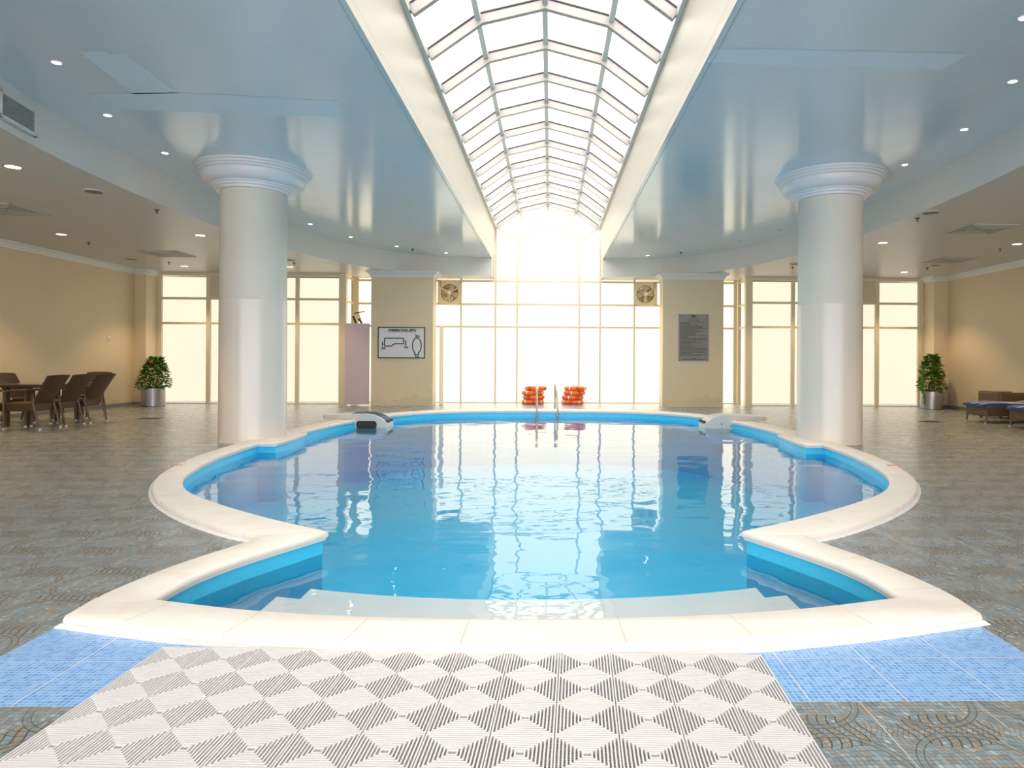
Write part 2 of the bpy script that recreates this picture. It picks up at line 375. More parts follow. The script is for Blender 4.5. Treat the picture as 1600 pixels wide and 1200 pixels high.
def strip(mb, A, za, B, zb, closed=True, mi=0):
    n = len(A); vs = [(x, y, za) for x, y in A]+[(x, y, zb) for x, y in B]
    fs = [(i, (i+1)%n, n+(i+1)%n, n+i) for i in range(n if closed else n-1)]
    return mb.add(vs, fs, mi)
def mirror(half):  # half: list of rel (x,y) from front centre to back centre on +x side -> CCW closed loop
    R = [(XC+x, y) for x, y in half]; L = [(XC-x, y) for x, y in reversed(half) if abs(x) > 1e-4]
    return R+L
def text(name, body, size, loc, mat, parent, shear=0, bold=0.0, align='CENTER', sx=1.0, ext=.001):
    cu = bpy.data.curves.new(name, 'FONT'); cu.body = body; cu.size = size; cu.shear = shear; cu.offset = bold; cu.align_x = align; cu.align_y = 'CENTER'; cu.extrude = ext
    cu.resolution_u = 3
    t = bpy.data.objects.new(name+'_tmp', cu); COL.objects.link(t); bpy.context.view_layer.update()
    me = bpy.data.meshes.new_from_object(t.evaluated_get(bpy.context.evaluated_depsgraph_get())); bpy.data.objects.remove(t)
    me.materials.clear(); me.materials.append(mat)
    me.transform(Matrix.Translation(loc) @ Matrix.Rotation(pi/2, 4, 'X') @ Matrix.Diagonal((sx, 1, 1, 1)))
    o = bpy.data.objects.new(name, me); COL.objects.link(o); o.parent = parent; return o

# ------------------------------------------------------------------ outlines
front_out = crv([(0,3.19),(.75,3.22),(1.5,3.35),(2.0,3.475),(2.43,3.60)], 4)
neck_out = crv([(2.43,3.60),(2.44,3.95),(2.33,4.5),(2.07,5.19)], 4)
oval_out = crv([(2.07,5.19),(2.5,5.45),(3.15,6.02),(3.78,6.76),(4.3,7.68),(4.6,8.6),(4.76,9.4),(4.86,10.6),(4.9,12.0),(4.88,13.4),(4.72,14.9),(4.4,16.3),(3.75,17.6),(2.7,18.45),(1.4,18.8),(0,18.9)], 4)
HO = front_out[:-1]+neck_out[:-1]+oval_out
front_in = crv([(0,3.53),(.6,3.56),(1.05,3.6),(1.55,3.69),(2.12,3.85)], 4)
neck_in = crv([(2.12,3.85),(2.1,4.25),(1.97,4.67),(1.63,5.35)], 4)
ov1 = crv([(1.63,5.35),(2.22,5.76),(2.96,6.37),(3.6,7.02),(4.05,7.8),(4.3,8.6),(4.47,9.5),(4.55,10.3),(4.58,11.05)], 4)
ov2 = crv([(4.30,11.05),(4.28,11.6),(4.33,12.5)], 3)
ov3 = crv([(4.50,12.5),(4.46,13.6),(4.25,15.1),(3.92,16.3),(3.35,17.3),(2.5,17.95),(1.3,18.28),(0,18.35)], 4)
HI = front_in[:-1]+neck_in[:-1]+ov1+ov2+ov3
OUT = mirror(HO); INN = mirror(HI)
HC = crv([(1.77,1.9),(3,2.4),(4.2,3.4),(5.2,4.8),(5.9,6.4),(6.3,8.0),(6.53,9.4),(6.65,11),(6.69,12.6),(6.6,14.6),(6.3,16.8),(5.75,18.75),(5.2,19.8),(4.5,20.65),(3.6,21.3),(2.8,21.52),(1.77,21.63)], 5)
OVALC = [(XC+x, y) for x, y in HC]+[(XC-x, y) for x, y in reversed(HC)]

# ------------------------------------------------------------------ floor
fl = MB()
bx = [(LX-.2, YR-.2), (RX+.2, YR-.2), (RX+.2, YB+.3), (LX-.2, YB+.3)]
fill(fl, bx, [offset(OUT, -.12)], 0.0)
tag(fl.build('floor', M_FLOOR), 'grey swirl mosaic tiled deck around the pool with a pale blue tile band in front', 'floor', kind='structure')

# ------------------------------------------------------------------ walls
def boxobj(name, mat, boxes, label, cat, parent=None, kind='structure', bevel=0):
    mb = MB()
    for q in boxes: mb.box(*q)
    o = mb.build(name, mat, parent, bevel=bevel)
    if not parent: tag(o, label, cat, kind=kind)
    return o
boxobj('wall_left', M_WALL, [(LX-.2, LX, YR, 21.6, 0, ZW+.1)], 'plain cream side wall behind the wicker dining set', 'wall')
boxobj('wall_right', M_WALL, [(RX, RX+.2, YR, 21.6, 0, ZW+.1)], 'plain cream side wall behind the blue cushioned loungers', 'wall')
boxobj('wall_rear', M_WALL, [(LX, -11.5, YR-.2, YR, 0, 5), (11.5, RX, YR-.2, YR, 0, 5), (-11.5, 11.5, YR-.2, YR, 3.95, 5), (-11.5, 11.5, YR-.2, YR, 0, .3)], 'cream wall behind the photographer with a wide opening', 'wall')
# pilasters at the back corners
boxobj('wall_back_left_pilaster', M_WALL, [(LX, -12.16, 20.7, 21.45, 0, ZW)], 'narrow cream corner pilaster left of the wing windows', 'pilaster')
boxobj('wall_back_right_pilaster', M_WALL, [(11.86, RX, 20.7, 21.45, 0, ZW)], 'narrow cream corner pilaster right of the wing windows', 'pilaster')
boxobj('baseboard_left', M_PLINTH, [(LX, LX+.015, YR, 20.7, 0, .09), (LX+.0, -12.145, 20.685, 20.7, 0, .09)], 'low speckled stone skirting on the left wall', 'skirting')
boxobj('baseboard_right', M_PLINTH, [(RX-.015, RX, YR, 20.7, 0, .09), (11.845, RX, 20.685, 20.7, 0, .09)], 'low speckled stone skirting on the right wall', 'skirting')
# ------------------------------------------------------------------ ceilings
wc = MB()
outerW = [(LX, YR), (RX, YR), (RX, YW+.1), (6.35, YW+.1), (6.35, YB+.1), (-6.55, YB+.1), (-6.55, YW+.1), (LX, YW+.1)]
fh = [(XC-1.77, YB+.05), (XC-1.77, 21.63)] + [] 
holeW = [(x, y) for x, y in OVALC]
# hole includes the slot up to the bay glass
i0 = len(HC)-1
holeW = OVALC[:i0+1]+[(XC+1.77, YB-.05), (XC-1.77, YB-.05)]+OVALC[i0+1:]
fill(wc, outerW, [holeW], ZW, up=False); fill(wc, outerW, [holeW], ZW+.05, up=True)
tag(wc.build('ceiling', M_WCEIL), 'low beige wing ceiling around the blue oval recess', 'ceiling', kind='structure')
fa = MB(); fo = offset(OVALC, .06)
o_in = [(XC+x, y) for x, y in HC]; 
for sgn in (1, -1):
    H_ = [(XC+sgn*x, y) for x, y in HC]; H2 = [(XC+sgn*(x+.05), y) for x, y in HC]
    for k in range(len(H_)-1):
        a, b = H_[k], H_[k+1]
        vs = [(*a, ZW-.0), (*b, ZW), (*b, ZB+.02), (*a, ZB+.02)]
        fa.add(vs, [(0,1,2,3)] if sgn < 0 else [(3,2,1,0)])
tag(fa.build('ceiling_fascia', M_FASCIA, smooth=60), 'pale curved drop fascia around the oval blue ceiling', 'ceiling trim', kind='structure')
bc = MB()
for sgn in (1, -1):
    poly = [(XC+sgn*x, y) for x, y in HC]
    fill(bc, poly, [], ZB, up=False); fill(bc, poly, [], ZB+.06, up=True)
blue_ceiling = tag(bc.build('ceiling_blue_oval', M_BLUE), 'glossy pale blue oval ceiling above the pool, split by the skylight', 'ceiling', kind='structure')
for pts in ([(-5.02,7.33),(-4.75,7.3),(-4.74,7.39),(-4.57,7.38),(-4.57,8.43),(-5.16,8.49)], [(-5.95,9.01),(-5.74,8.52),(-5.16,8.45),(-4.57,8.41),(-2.68,8.62),(-2.8,9.17),(-3.95,9.16),(-5.14,9.03)],
            [(1.72,7.03),(2.25,7.01),(4.38,7.04),(4.36,7.38),(4.25,7.43),(2.37,7.39),(1.69,7.35)]):
    p = MB(); fill(p, pts, [], ZB-.003, up=False); p.build('paint_patch', M_PATCH, blue_ceiling)
roof = MB(); roof.box(LX-.2, XC-1.76, YR-.2, YB+.2, 4.76, 4.9); roof.box(XC+1.76, RX+.2, YR-.2, YB+.2, 4.76, 4.9); roof.box(XC-1.76, XC+1.76, YR-.2, -.96, 4.76, 4.9)
roof.box(LX-.2, XC-1.76, YB+.12, YB+.2, 4.08, 4.9); roof.box(XC+1.76, RX+.2, YB+.12, YB+.2, 4.08, 4.9)
tag(roof.build('ceiling_roof_slab', M_ROOF), 'concrete roof slab over the hall', 'roof', kind='structure')
# skylight shaft walls
sh = MB()
for sgn in (1, -1):
    y0, y1 = -1.0, YB-.02
    vs = [(XC+sgn*1.765, y0, ZB-.012), (XC+sgn*1.765, 21.63, ZB-.012), (XC+sgn*1.715, y1, 5.85), (XC+sgn*1.715, y0, 5.85),
          (XC+sgn*1.765, 21.63, ZW-.01), (XC+sgn*1.765, y1, ZW-.01), (XC+sgn*1.765, y1, ZB-.012)]
    sh.add(vs, [(0,1,2,3), (4,5,6,1), (1,6,2)])
    vo = [(v[0]+sgn*.07, v[1], v[2]) for v in vs]
    sh.add(vo, [(3,2,1,0), (1,6,5,4), (2,6,1)])
    # cut edges
    sh.add([vs[4], vs[5], vo[5], vo[4]], [(0,1,2,3)]); sh.add([vs[4], vo[4], vo[1], vs[1]], [(0,1,2,3)])
sh.box(XC-1.8, XC+1.8, -1.07, -1.0, ZB, 6.6)
# slab soffit between the camera-side end of the oval and the skylight start
tag(sh.build('wall_skylight_shaft', M_SHAFT), 'cream plastered sides of the long skylight opening', 'skylight wall', kind='structure')
sf = MB(); sf.box(XC-1.77, XC+1.77, 1.2, 1.9, ZW, ZB+.3)
# ------------------------------------------------------------------ skylight
sky = thing('window_1', (0, 0, 0), 0, 'long faceted glass skylight with white ribs over the pool axis', 'skylight', kind='structure')
VP_ = [(-1.70, 5.80), (-.955, 6.34), (0, 6.58), (.955, 6.34), (1.70, 5.80)]
ribY = [22.13-1.24*k for k in range(19)]
def off_poly(P, d):
    out = []
    for i, p in enumerate(P):
        p = Vector(p); ns = []
        for a, b in ((i-1, i), (i, i+1)):
            if a < 0 or b >= len(P): continue
            t = (Vector(P[b])-Vector(P[a])).normalized(); ns.append(Vector((t.y, -t.x)))
        m = sum(ns, Vector((0, 0))).normalized(); out.append(p+m*(d/m.dot(ns[0])))
    return out
for y in ribY:
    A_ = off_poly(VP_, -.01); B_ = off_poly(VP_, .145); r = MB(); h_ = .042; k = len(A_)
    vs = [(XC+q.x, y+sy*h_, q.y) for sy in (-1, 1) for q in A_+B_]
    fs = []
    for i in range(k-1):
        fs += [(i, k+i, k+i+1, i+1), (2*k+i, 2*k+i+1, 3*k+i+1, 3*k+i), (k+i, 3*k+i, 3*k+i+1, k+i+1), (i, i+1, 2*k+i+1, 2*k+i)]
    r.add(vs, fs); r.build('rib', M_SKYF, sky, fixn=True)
gk = MB()
for y in ribY:
    for a, b in zip(VP_[:-1], VP_[1:]):
        gk.bar((XC+a[0], y-.05, a[1]-.004), (XC+b[0], y-.05, b[1]-.004), .018, .02)
gk.build('gasket', M_BLACK, sky)
for (x, z) in VP_:
    b_ = MB(); edge = abs(x) > 1.5
    b_.box(XC+x-.04, XC+x+.04, -1, YB, z-.09, z+.02); b_.build('purlin', M_PURL, sky)
pn = MB()
for a, b in zip(VP_[:-1], VP_[1:]):
    pn.add([(XC+a[0], -1, a[1]), (XC+b[0], -1, b[1]), (XC+b[0], YB, b[1]), (XC+a[0], YB, a[1])], [(0,1,2,3)])
pn.build('pane', M_PANES, sky)

# ------------------------------------------------------------------ centre bay glazing and gable
Z1, Z2, Z3 = 2.50, 3.24, 4.0
bay = thing('window_2', (0, 0, 0), 0, 'tall bright glazed end wall of the centre bay rising into the skylight gable', 'window', kind='structure')
f = MB(); w = .032; d0, d1 = YB-.05, YB+.02
for x in (-6.33, -2.93, -1.80, -1.09, .955, 1.65, 2.78, 6.14):
    top = {-1.80: 5.75, -1.09: 5.33, .955: 5.33, 1.65: 5.75}.get(x, ZW+.02)
    ww = .06 if abs(x) > 6 else w
    f.box(x-ww, x+ww, d0, d1, 0, top)
for z in (Z1, Z2, Z3): f.box(-6.33, 6.14, d0+.005, d1-.005, z-.035, z+.035)
f.box(-6.33, 6.14, d0+.005, d1-.005, 0, .03)
ga = [(-1.70, 5.80), (-.955, 6.34), (0, 6.58), (.955, 6.34), (1.70, 5.80)]; ia = [(-1.0, 5.34), (-.60, 5.64), (0, 5.775), (.60, 5.64), (1.05, 5.34)]
for P_ in (ga, ia):
    for a, b in zip(P_[:-1], P_[1:]): f.bar((XC+a[0], YB-.02, a[1]), (XC+b[0], YB-.02, b[1]), .07, .07, up=(0,1,0))
for a, b in ((ga[0], ia[0]), (ga[1], ia[1]), (ga[2], ia[2]), (ga[3], ia[3]), (ga[4], ia[4])): f.bar((XC+a[0], YB-.02, a[1]), (XC+b[0], YB-.02, b[1]), .06, .06, up=(0,1,0))
f.build('window_frame', M_FRAME, bay)
p = MB(); p.box(-6.33, 6.14, YB, YB+.008, 0, ZW+.05)
p.add([(XC-1.75, YB+.004, ZW), (XC+1.75, YB+.004, ZW), (XC+1.70, YB+.004, 5.80), (XC+.955, YB+.004, 6.34), (XC, YB+.004, 6.58), (XC-.955, YB+.004, 6.34), (XC-1.70, YB+.004, 5.80)], [(0,1,2,3,4,5,6)])
p.build('pane', M_PANEC, bay)
# recess side glass (both sides of the bay)
for i, (x, nm, lb) in enumerate(((-6.44, 'window_3', 'narrow side return glass at the left end of the centre bay'), (6.26, 'window_4', 'narrow side return glass at the right end of the centre bay'))):
    s_ = thing(nm, (0,0,0), 0, lb, 'window', kind='structure'); f = MB()
    for y in (YW+.12, YB-.08): f.box(x-.05, x+.05, y-.05, y+.05, 0, ZW)
    for z in (Z1, Z2, Z3): f.box(x-.03, x+.03, YW+.1, YB-.05, z-.035, z+.035)
    f.build('window_frame', M_FRAME, s_); p = MB(); p.box(x-.004, x+.004, YW+.1, YB-.05, 0, ZW+.02); p.build('pane', M_PANEC, s_)
# wing windows
def wing(nm, xs, posts, blank, x0, x1, label):
    t = thing(nm, (0,0,0), 0, label, 'window', kind='structure'); f = MB()
    for x, hw in xs:
        top = ZW
        f.box(x-hw, x+hw, YW-.03, YW+.05, 0, top)
    for x in posts: f.box(x-.11, x+.11, YW-.08, YW+.12, 0, ZW)
    for z in (Z1, Z2+.03): f.box(x0, x1, YW-.025, YW+.045, z-.035, z+.035)
    f.box(x0, x1, YW-.034, YW+.053, 3.98, ZW-.003); f.box(x0, x1, YW-.025, YW+.045, 0, .03)
    f.build('window_frame', M_FRAME, t)
    p = MB(); p.box(x0, x1, YW+.006, YW+.014, 0, ZW); p.build('pane', M_PANEW, t)
    q = MB(); q.box(blank[0], blank[1], YW-.02, YW+.03, Z2+.03, 3.98); q.build('blank_panel', M_BLANK, t)
wing('window_5', [(-12.1, .06), (-10.61, .06), (-7.875, .055)], [-6.46], (-10.66, -8.6), -12.16, -6.5, 'tall cream glazed window wall of the left wing')
wing('window_6', [(11.76, .06), (10.385, .06), (7.69, .055)], [6.27], (8.3, 10.44), 6.3, 11.86, 'tall cream glazed window wall of the right wing')

# ------------------------------------------------------------------ crown moulding
def crown(mb, a, b, n, z=ZW, h=.15, d=.13):
    # profile swept straight from a to b, n = inward normal
    prof = [(0, -h), (.012, -h), (.018, -h*.8), (.05, -h*.62), (.055, -h*.5), (.09, -h*.28), (.12, -h*.2), (d, -h*.15), (d, 0)]
    vs = []
    for p in (a, b):
        for (o, dz) in prof: vs.append((p[0]+n[0]*o, p[1]+n[1]*o, z+dz))
    k = len(prof); mb.add(vs, [(i, i+1, k+i+1, k+i) for i in range(k-1)])
c = MB(); crown(c, (LX, YR), (LX, 20.7), (1, 0)); crown(c, (LX, 20.7), (-12.03, 20.7), (0, -1)); crown(c, (-12.16, 20.57), (-12.16, 21.3), (1, 0))
tag(c.build('trim_1', M_CORN, smooth=30), 'white crown moulding along the top of the left wall', 'crown moulding', kind='structure')
c = MB(); crown(c, (RX, YR), (RX, 20.7), (-1, 0)); crown(c, (11.73, 20.7), (RX, 20.7), (0, -1)); crown(c, (11.86, 20.57), (11.86, 21.3), (-1, 0))
tag(c.build('trim_2', M_CORN, smooth=30), 'white crown moulding along the top of the right wall', 'crown moulding', kind='structure')

# ------------------------------------------------------------------ piers
def pier(x0, x1, label):
    t = thing('pier', ((x0+x1)/2, 21.0, 0), 0, label, 'pillar'); w = (x1-x0)/2
    b = MB(); b.box(-w, w, -.30, .32, 0, ZW); b.build('shaft', M_WALL, t)
    c = MB(); pr = [(0, -.17), (.02, -.17), (.025, -.14), (.06, -.10), (.065, -.08), (.11, -.045), (.14, -.04), (.14, 0)]
    rings = []
    for o, z in pr: rings.append([(-w-o, -.30-o, ZW+z), (w+o, -.30-o, ZW+z), (w+o, .32+o, ZW+z), (-w-o, .32+o, ZW+z)])
    vs = [v for r in rings for v in r]
    c.add(vs, [(i*4+k, i*4+(k+1)%4, (i+1)*4+(k+1)%4, (i+1)*4+k) for i in range(len(pr)-1) for k in range(4)])
    c.build('cap_moulding', M_CORN, t); return t
pier(-5.43, -3.56, 'wide cream rectangular pier carrying the green pool depth sign')
pier(3.45, 5.32, 'wide cream rectangular pier carrying the grey metal rules plaque')
# ------------------------------------------------------------------ round columns
def column(x, y, label):
    t = thing('round_column', (x, y, 0), 0, label, 'column', 'pair of round columns at the pool edge'); R = .537
    a = MB(); a.lathe([(R+.03, 0), (R+.012, .012), (R+.006, .05), (R+.004, 2.40), (R, 2.405)], n=72); a.build('gloss_wrap', M_COLG, t, smooth=30)
    a = MB(); a.lathe([(R, 2.40), (R, 4.3)], n=72); a.build('shaft', M_COLU, t, smooth=True)
    pr = [(.537,4.245),(.585,4.25),(.592,4.27),(.592,4.29),(.625,4.295),(.632,4.31),(.632,4.33),(.665,4.335),(.672,4.355),(.74,4.37),(.79,4.40),(.82,4.44),(.835,4.49),(.838,4.535),(.868,4.54),(.876,4.555),(.876,4.58),(.905,4.585),(.912,4.60),(.912,4.62),(.935,4.625),(.942,4.64),(.942,ZB)]
    a = MB(); a.lathe(pr, n=72); a.build('capital', M_CAP, t, smooth=28)
column(XC-5.04, 11.88, 'left round white column with moulded capital standing at the pool coping')
column(XC+5.04, 11.88, 'right round white column with moulded capital standing at the pool coping')

# ------------------------------------------------------------------ pool
pool = thing('swimming_pool', (XC, 12, 0), 0, 'keyhole shaped indoor pool with blue liner and cream stone coping', 'swimming pool')
PM = Matrix.Translation((-XC, -12, 0))
cp = MB(); H = .06
strip(cp, offset(OUT, 0), .012, offset(OUT, .004), .03); strip(cp, offset(OUT, .004), .03, offset(OUT, -.004), .052); strip(cp, offset(OUT, -.004), .052, offset(OUT, -.02), H)
fill(cp, offset(OUT, -.02), [offset(INN, .02)], H)
strip(cp, offset(INN, .02), H, offset(INN, .004), .052); strip(cp, offset(INN, .004), .052, offset(INN, -.004), .03); strip(cp, offset(INN, -.004), .03, offset(INN, .004), .006); strip(cp, offset(INN, .004), .006, offset(INN, .05), .004)
cp.xf(PM).build('coping', M_STONE, pool, smooth=50, fixn=True)
g = MB(); strip(g, offset(OUT, -.05), .02, offset(OUT, .012), .016); strip(g, offset(OUT, .012), .016, offset(OUT, .035), .003); strip(g, offset(OUT, .035), .003, offset(OUT, .035), -.01)
g.xf(PM).build('grout_bead', M_GROUT, pool, fixn=True)
# radial stone joints
def joint(p, q, wj=.002):
    jm = MB()
    p = Vector(p); q = Vector(q); d = (q-p).normalized(); n = Vector((-d.y, d.x))*wj
    a, b = p+d*.012, q-d*.012
    jm.add([(a.x-n.x, a.y-n.y, H+.001), (b.x-n.x, b.y-n.y, H+.001), (b.x+n.x, b.y+n.y, H+.001), (a.x+n.x, a.y+n.y, H+.001)], [(0,1,2,3)])
    e_ = q; jm.add([(e_.x-n.x, e_.y-n.y, H-.004), (e_.x+n.x, e_.y+n.y, H-.004), (e_.x+n.x+d.x*.006, e_.y+n.y+d.y*.006, .02), (e_.x-n.x+d.x*.006, e_.y-n.y+d.y*.006, .02)], [(0,1,2,3)])
    jm.xf(PM).build('joint_line', M_JOINT, pool)
def near(pt, loop):
    best = None; P = Vector(pt)
    for i in range(len(loop)):
        a = Vector(loop[i]); b = Vector(loop[(i+1)%len(loop)]); ab = b-a
        t = max(0, min(1, (P-a).dot(ab)/max(ab.length_squared, 1e-9))); q = a+ab*t; d = (q-P).length
        if best is None or d < best[0]: best = (d, q)
    return best[1]
acc = .2
for i in range(len(INN)):
    a = Vector(INN[i]); b = Vector(INN[(i+1)%len(INN)]); acc += (b-a).length
    if acc > .52:
        acc = 0; q = near(b, OUT)
        if (q-b).length < .75: joint(b, q)
# basin walls + floor
LI = offset(INN, .03)
bw = MB(); n = len(LI)
def depth(y): return -.9 if y < 12.7 else (-.9-.5*(y-12.7)/2.3 if y < 15 else -1.4)
vs = [(x, y, .01) for x, y in LI]+[(x, y, -2.1) for x, y in LI]
bw.add(vs, [((i+1)%n, i, n+i, n+(i+1)%n) for i in range(n)])
fill(bw, LI, [], -2.1)
for y0, y1 in ((3.4, 12.7), (12.7, 15), (15, 18.6)):
    bw.add([(-5, y0, depth(y0)), (5, y0, depth(y0)), (5, y1, depth(y1)), (-5, y1, depth(y1))], [(0,1,2,3)])
bw.xf(PM).build('basin', M_LINER, pool)
g = MB(); LG = offset(INN, .012); strip(g, LG, -.012, LG, .006)
g.xf(PM).build('grout_line', M_GROUT, pool)
# underwater entry steps following the front arc
for k, (dy, z) in enumerate(((.86, -.20), (1.2, -.27))):
    s_ = MB(); pts = []
    halfw = 1.73 if k == 0 else 1.63
    xs = [halfw*(-1+2*i/24) for i in range(25)]
    fr = lambda x: 3.535+.062*x*x+.0035*x**4
    A = [(XC+x, fr(x)) for x in xs]; B = [(XC+x, fr(x)+dy+(.02*x*x if k else .0)) for x in xs]
    ya = A+list(reversed(B)); fill(s_, ya, [], z); 
    strip(s_, B, z, B, -.92, closed=False); strip(s_, [B[0], A[0]], z, [B[0], A[0]], -.92, closed=False); strip(s_, [A[-1], B[-1]], z, [A[-1], B[-1]], -.92, closed=False)
    s_.xf(PM).build('entry_step', M_STEP, pool, fixn=False)
# liner corner benches beside the steps
wt = MB(); WO = offset(INN, .045); fill(wt, WO, [], WZ); fill(wt, WO, [], -2.2, up=False); strip(wt, WO, -2.2, WO, WZ)
tag(wt.build('pool_water', M_WATER, fixn=True), 'clear rippled water filling the blue pool', 'water', kind='stuff')
# rust marks painted on coping (stains of worn depth markings)
for sgn, pts in ((-1, ((4.62, 8.62, .26, .08), (4.7, 8.9, .22, .05))), (1, ((4.62, 8.75, .26, .09), (4.66, 8.5, .22, .04)))):
    for (x, y, l, w_) in pts:
        r = MB(); a = [(XC+sgn*x-l/2-12*0, y-w_/2), (XC+sgn*x+l/2, y-w_/2+.03), (XC+sgn*x+l/2-.03, y+w_/2), (XC+sgn*x-l/2+.02, y+w_/2-.02)]
        fill(r, a, [], H+.0015); r.xf(PM).build('rust_stain', M_RUST, pool)

# ------------------------------------------------------------------ skimmer / jet housings
def jet(x, y, sgn, label, slot):
    t = thing('jet_housing', (x, y, 0), 0, label, 'pool jet housing')
    pr = [(.0, .15), (.45, .172), (.75, .185), (.95, .19), (1.12, .17), (1.27, .11), (1.40, .02), (1.44, -.03)]
    low = [(.04, .065), (.7, .065), (.74, -.28), (1.44, -.28)]
    hw = .30; b = MB()
    poly = [(sgn*px_, pz) for px_, pz in pr]+[(sgn*px_, pz) for px_, pz in reversed(low)]
    nn = len(poly); vs = [(px_, -hw, pz) for px_, pz in poly]+[(px_, hw, pz) for px_, pz in poly]
    b.add(vs, [(i, (i+1)%nn, nn+(i+1)%nn, nn+i) for i in range(nn)])
    tri = tessellate_polygon([[Vector((a_, c_, 0)) for a_, c_ in poly]])
    b.add(vs[:nn], [tuple(q) for q in tri]); b.add(vs[nn:], [tuple(reversed(q)) for q in tri])
    b.build('shell', M_GRC, t, smooth=30, fixn=True, bevel=.012)
    b = MB()
    up = [(.62, .185), (.80, .195), (.95, .198), (1.12, .178), (1.27, .118), (1.38, .04)]
    for (a_, c_), (e1, g1) in zip(up[:-1], up[1:]):
        b.add([(sgn*a_, -hw+.1, c_), (sgn*e1, -hw+.1, g1), (sgn*e1, hw-.02, g1), (sgn*a_, hw-.02, c_)], [(0,1,2,3)])
        b.add([(sgn*a_, -hw+.1, c_), (sgn*e1, -hw+.1, g1), (sgn*e1, -hw+.1, g1-.03), (sgn*a_, -hw+.1, c_-.03)], [(0,1,2,3)])
    if slot: b.build('grip_strip', M_NAVY, t)
    b = MB(); b.box(min(sgn*1.28, sgn*1.447), max(sgn*1.28, sgn*1.447), -hw+.04, hw-.05, -.01, .035); b.build('inlet_slot', M_BLACK, t)
    if slot:
        b = MB(); cx0 = sgn*.98; pts = []
        for k in range(24):
            a_ = 2*pi*k/24; pts.append((cx0+.17*(1 if cos(a_) > 0 else -1)*1+.06*cos(a_), -.005+.085*sin(a_)-.05))
        nn = len(pts); vs = [(px_, -hw-.004, pz) for px_, pz in pts]; b.add(vs, [tuple(range(nn))]); b.build('side_opening', M_BLACK, t)
    else:
        for bx_ in (.80, .84, 1.05):
            b = MB(); b.tube([(sgn*bx_, -hw-.012, -.04+(.02 if bx_ > 1 else -.03)), (sgn*bx_, -hw, -.04+(.02 if bx_ > 1 else -.03))], .016, 10); b.build('bolt', M_DARK, t)
jet(-5.07, 15.55, 1, 'white jet housing on the left coping with navy grip strip and dark side opening', True)
jet(4.95, 15.6, -1, 'plain white jet housing on the right coping with small bolts', False)

# ------------------------------------------------------------------ pool ladder
def rail(x0, x1, label):
    t = thing('pool_handrail', (x0, 19.15, 0), 0, label, 'handrail', 'pool ladder handrails'); pts = []
    pts = [(0, .15, 0), (0, .13, .45), (0, .10, .62), (0, .02, .72), (0, -.10, .755), (.2*(x1-x0), -.24, .72), (.5*(x1-x0), -.42, .55), (.8*(x1-x0), -.62, .25), (x1-x0, -.86, -.1), (x1-x0, -.92, -.9)]
    P = [Vector(p) for p in pts]; out = []
    for i in range(len(P)-1):
        p0 = P[max(i-1, 0)]; p1 = P[i]; p2 = P[i+1]; p3 = P[min(i+2, len(P)-1)]
        for k in range(5):
            s = k/5; out.append(.5*((2*p1)+(p2-p0)*s+(2*p0-5*p1+4*p2-p3)*s*s+(3*p1-p0-3*p2+p3)*s**3))
    out.append(P[-1]); b = MB(); b.tube(out, .026, 12); b.build('tube', M_STEEL, t, smooth=True)
    b = MB(); b.lathe([(.05, 0), (.05, .012), (.024, .025)], c=(0, .15, 0), n=20); b.build('base_flange', M_STEEL, t, smooth=30)
rail(-.37, -.34, 'left chrome pool handrail in front of the left stack of lifebuoys')
rail(.15, .22, 'right chrome pool handrail beside the right stack of lifebuoys')

# ------------------------------------------------------------------ lifebuoys
def lifebuoy():
    t = thing('lifebuoy'); R = .287; NR = 72
    def ringm(a0, a1, grow, name, mat, n=NR):
        b = MB(); m = 14; vs = []; fs = []; closed = (a1-a0) > 2*pi-.01; cnt = n if closed else n+1
        for i in range(cnt):
            a = a0+(a1-a0)*i/n
            for k in range(m):
                p = 2*pi*k/m; cx_ = abs(cos(p))**.7*(1 if cos(p) > 0 else -1); cz_ = abs(sin(p))**.7*(1 if sin(p) > 0 else -1)
                r = R+(.072+grow)*cx_; vs.append((r*cos(a), r*sin(a), (.071+(.066+grow)*cz_)))
        for i in range(n if closed else cnt-1):
            for k in range(m): fs.append((i*m+k, ((i+1)%cnt)*m+k, ((i+1)%cnt)*m+(k+1)%m, i*m+(k+1)%m))
        b.add(vs, fs); return b.build(name, mat, t, smooth=50)
    ringm(0, 2*pi, 0, 'body', M_ORANGE)
    for k in range(4):
        a = k*pi/2+pi/4; ringm(a-.16, a+.16, .0035, 'band', M_ORANGE2, 8)
        a += pi/4; ringm(a-.055, a+.055, .004, 'reflective_tape', M_TAPE, 4)
    return t
lb = lifebuoy()
pos = ['top', 'second from the top', 'third from the top', 'bottom']
first = True
for (xs, rots, side) in (((-.45, -.545, -.52, -.545), (.2, 1.0, .35, .85), 'left'), ((.83, .80, .745, .735), (.95, 1.25, 1.15, .62), 'right')):
    for k in range(4):
        o = lb if first else copy_tree(lb); first = False
        place(o, (xs[k], 21.93, .003+.1445*(3-k)), rots[k], f'orange lifebuoy, {pos[k]} of the {side} stack by the back glass', 'orange lifebuoys stacked by the back glass'); o['category'] = 'lifebuoy'

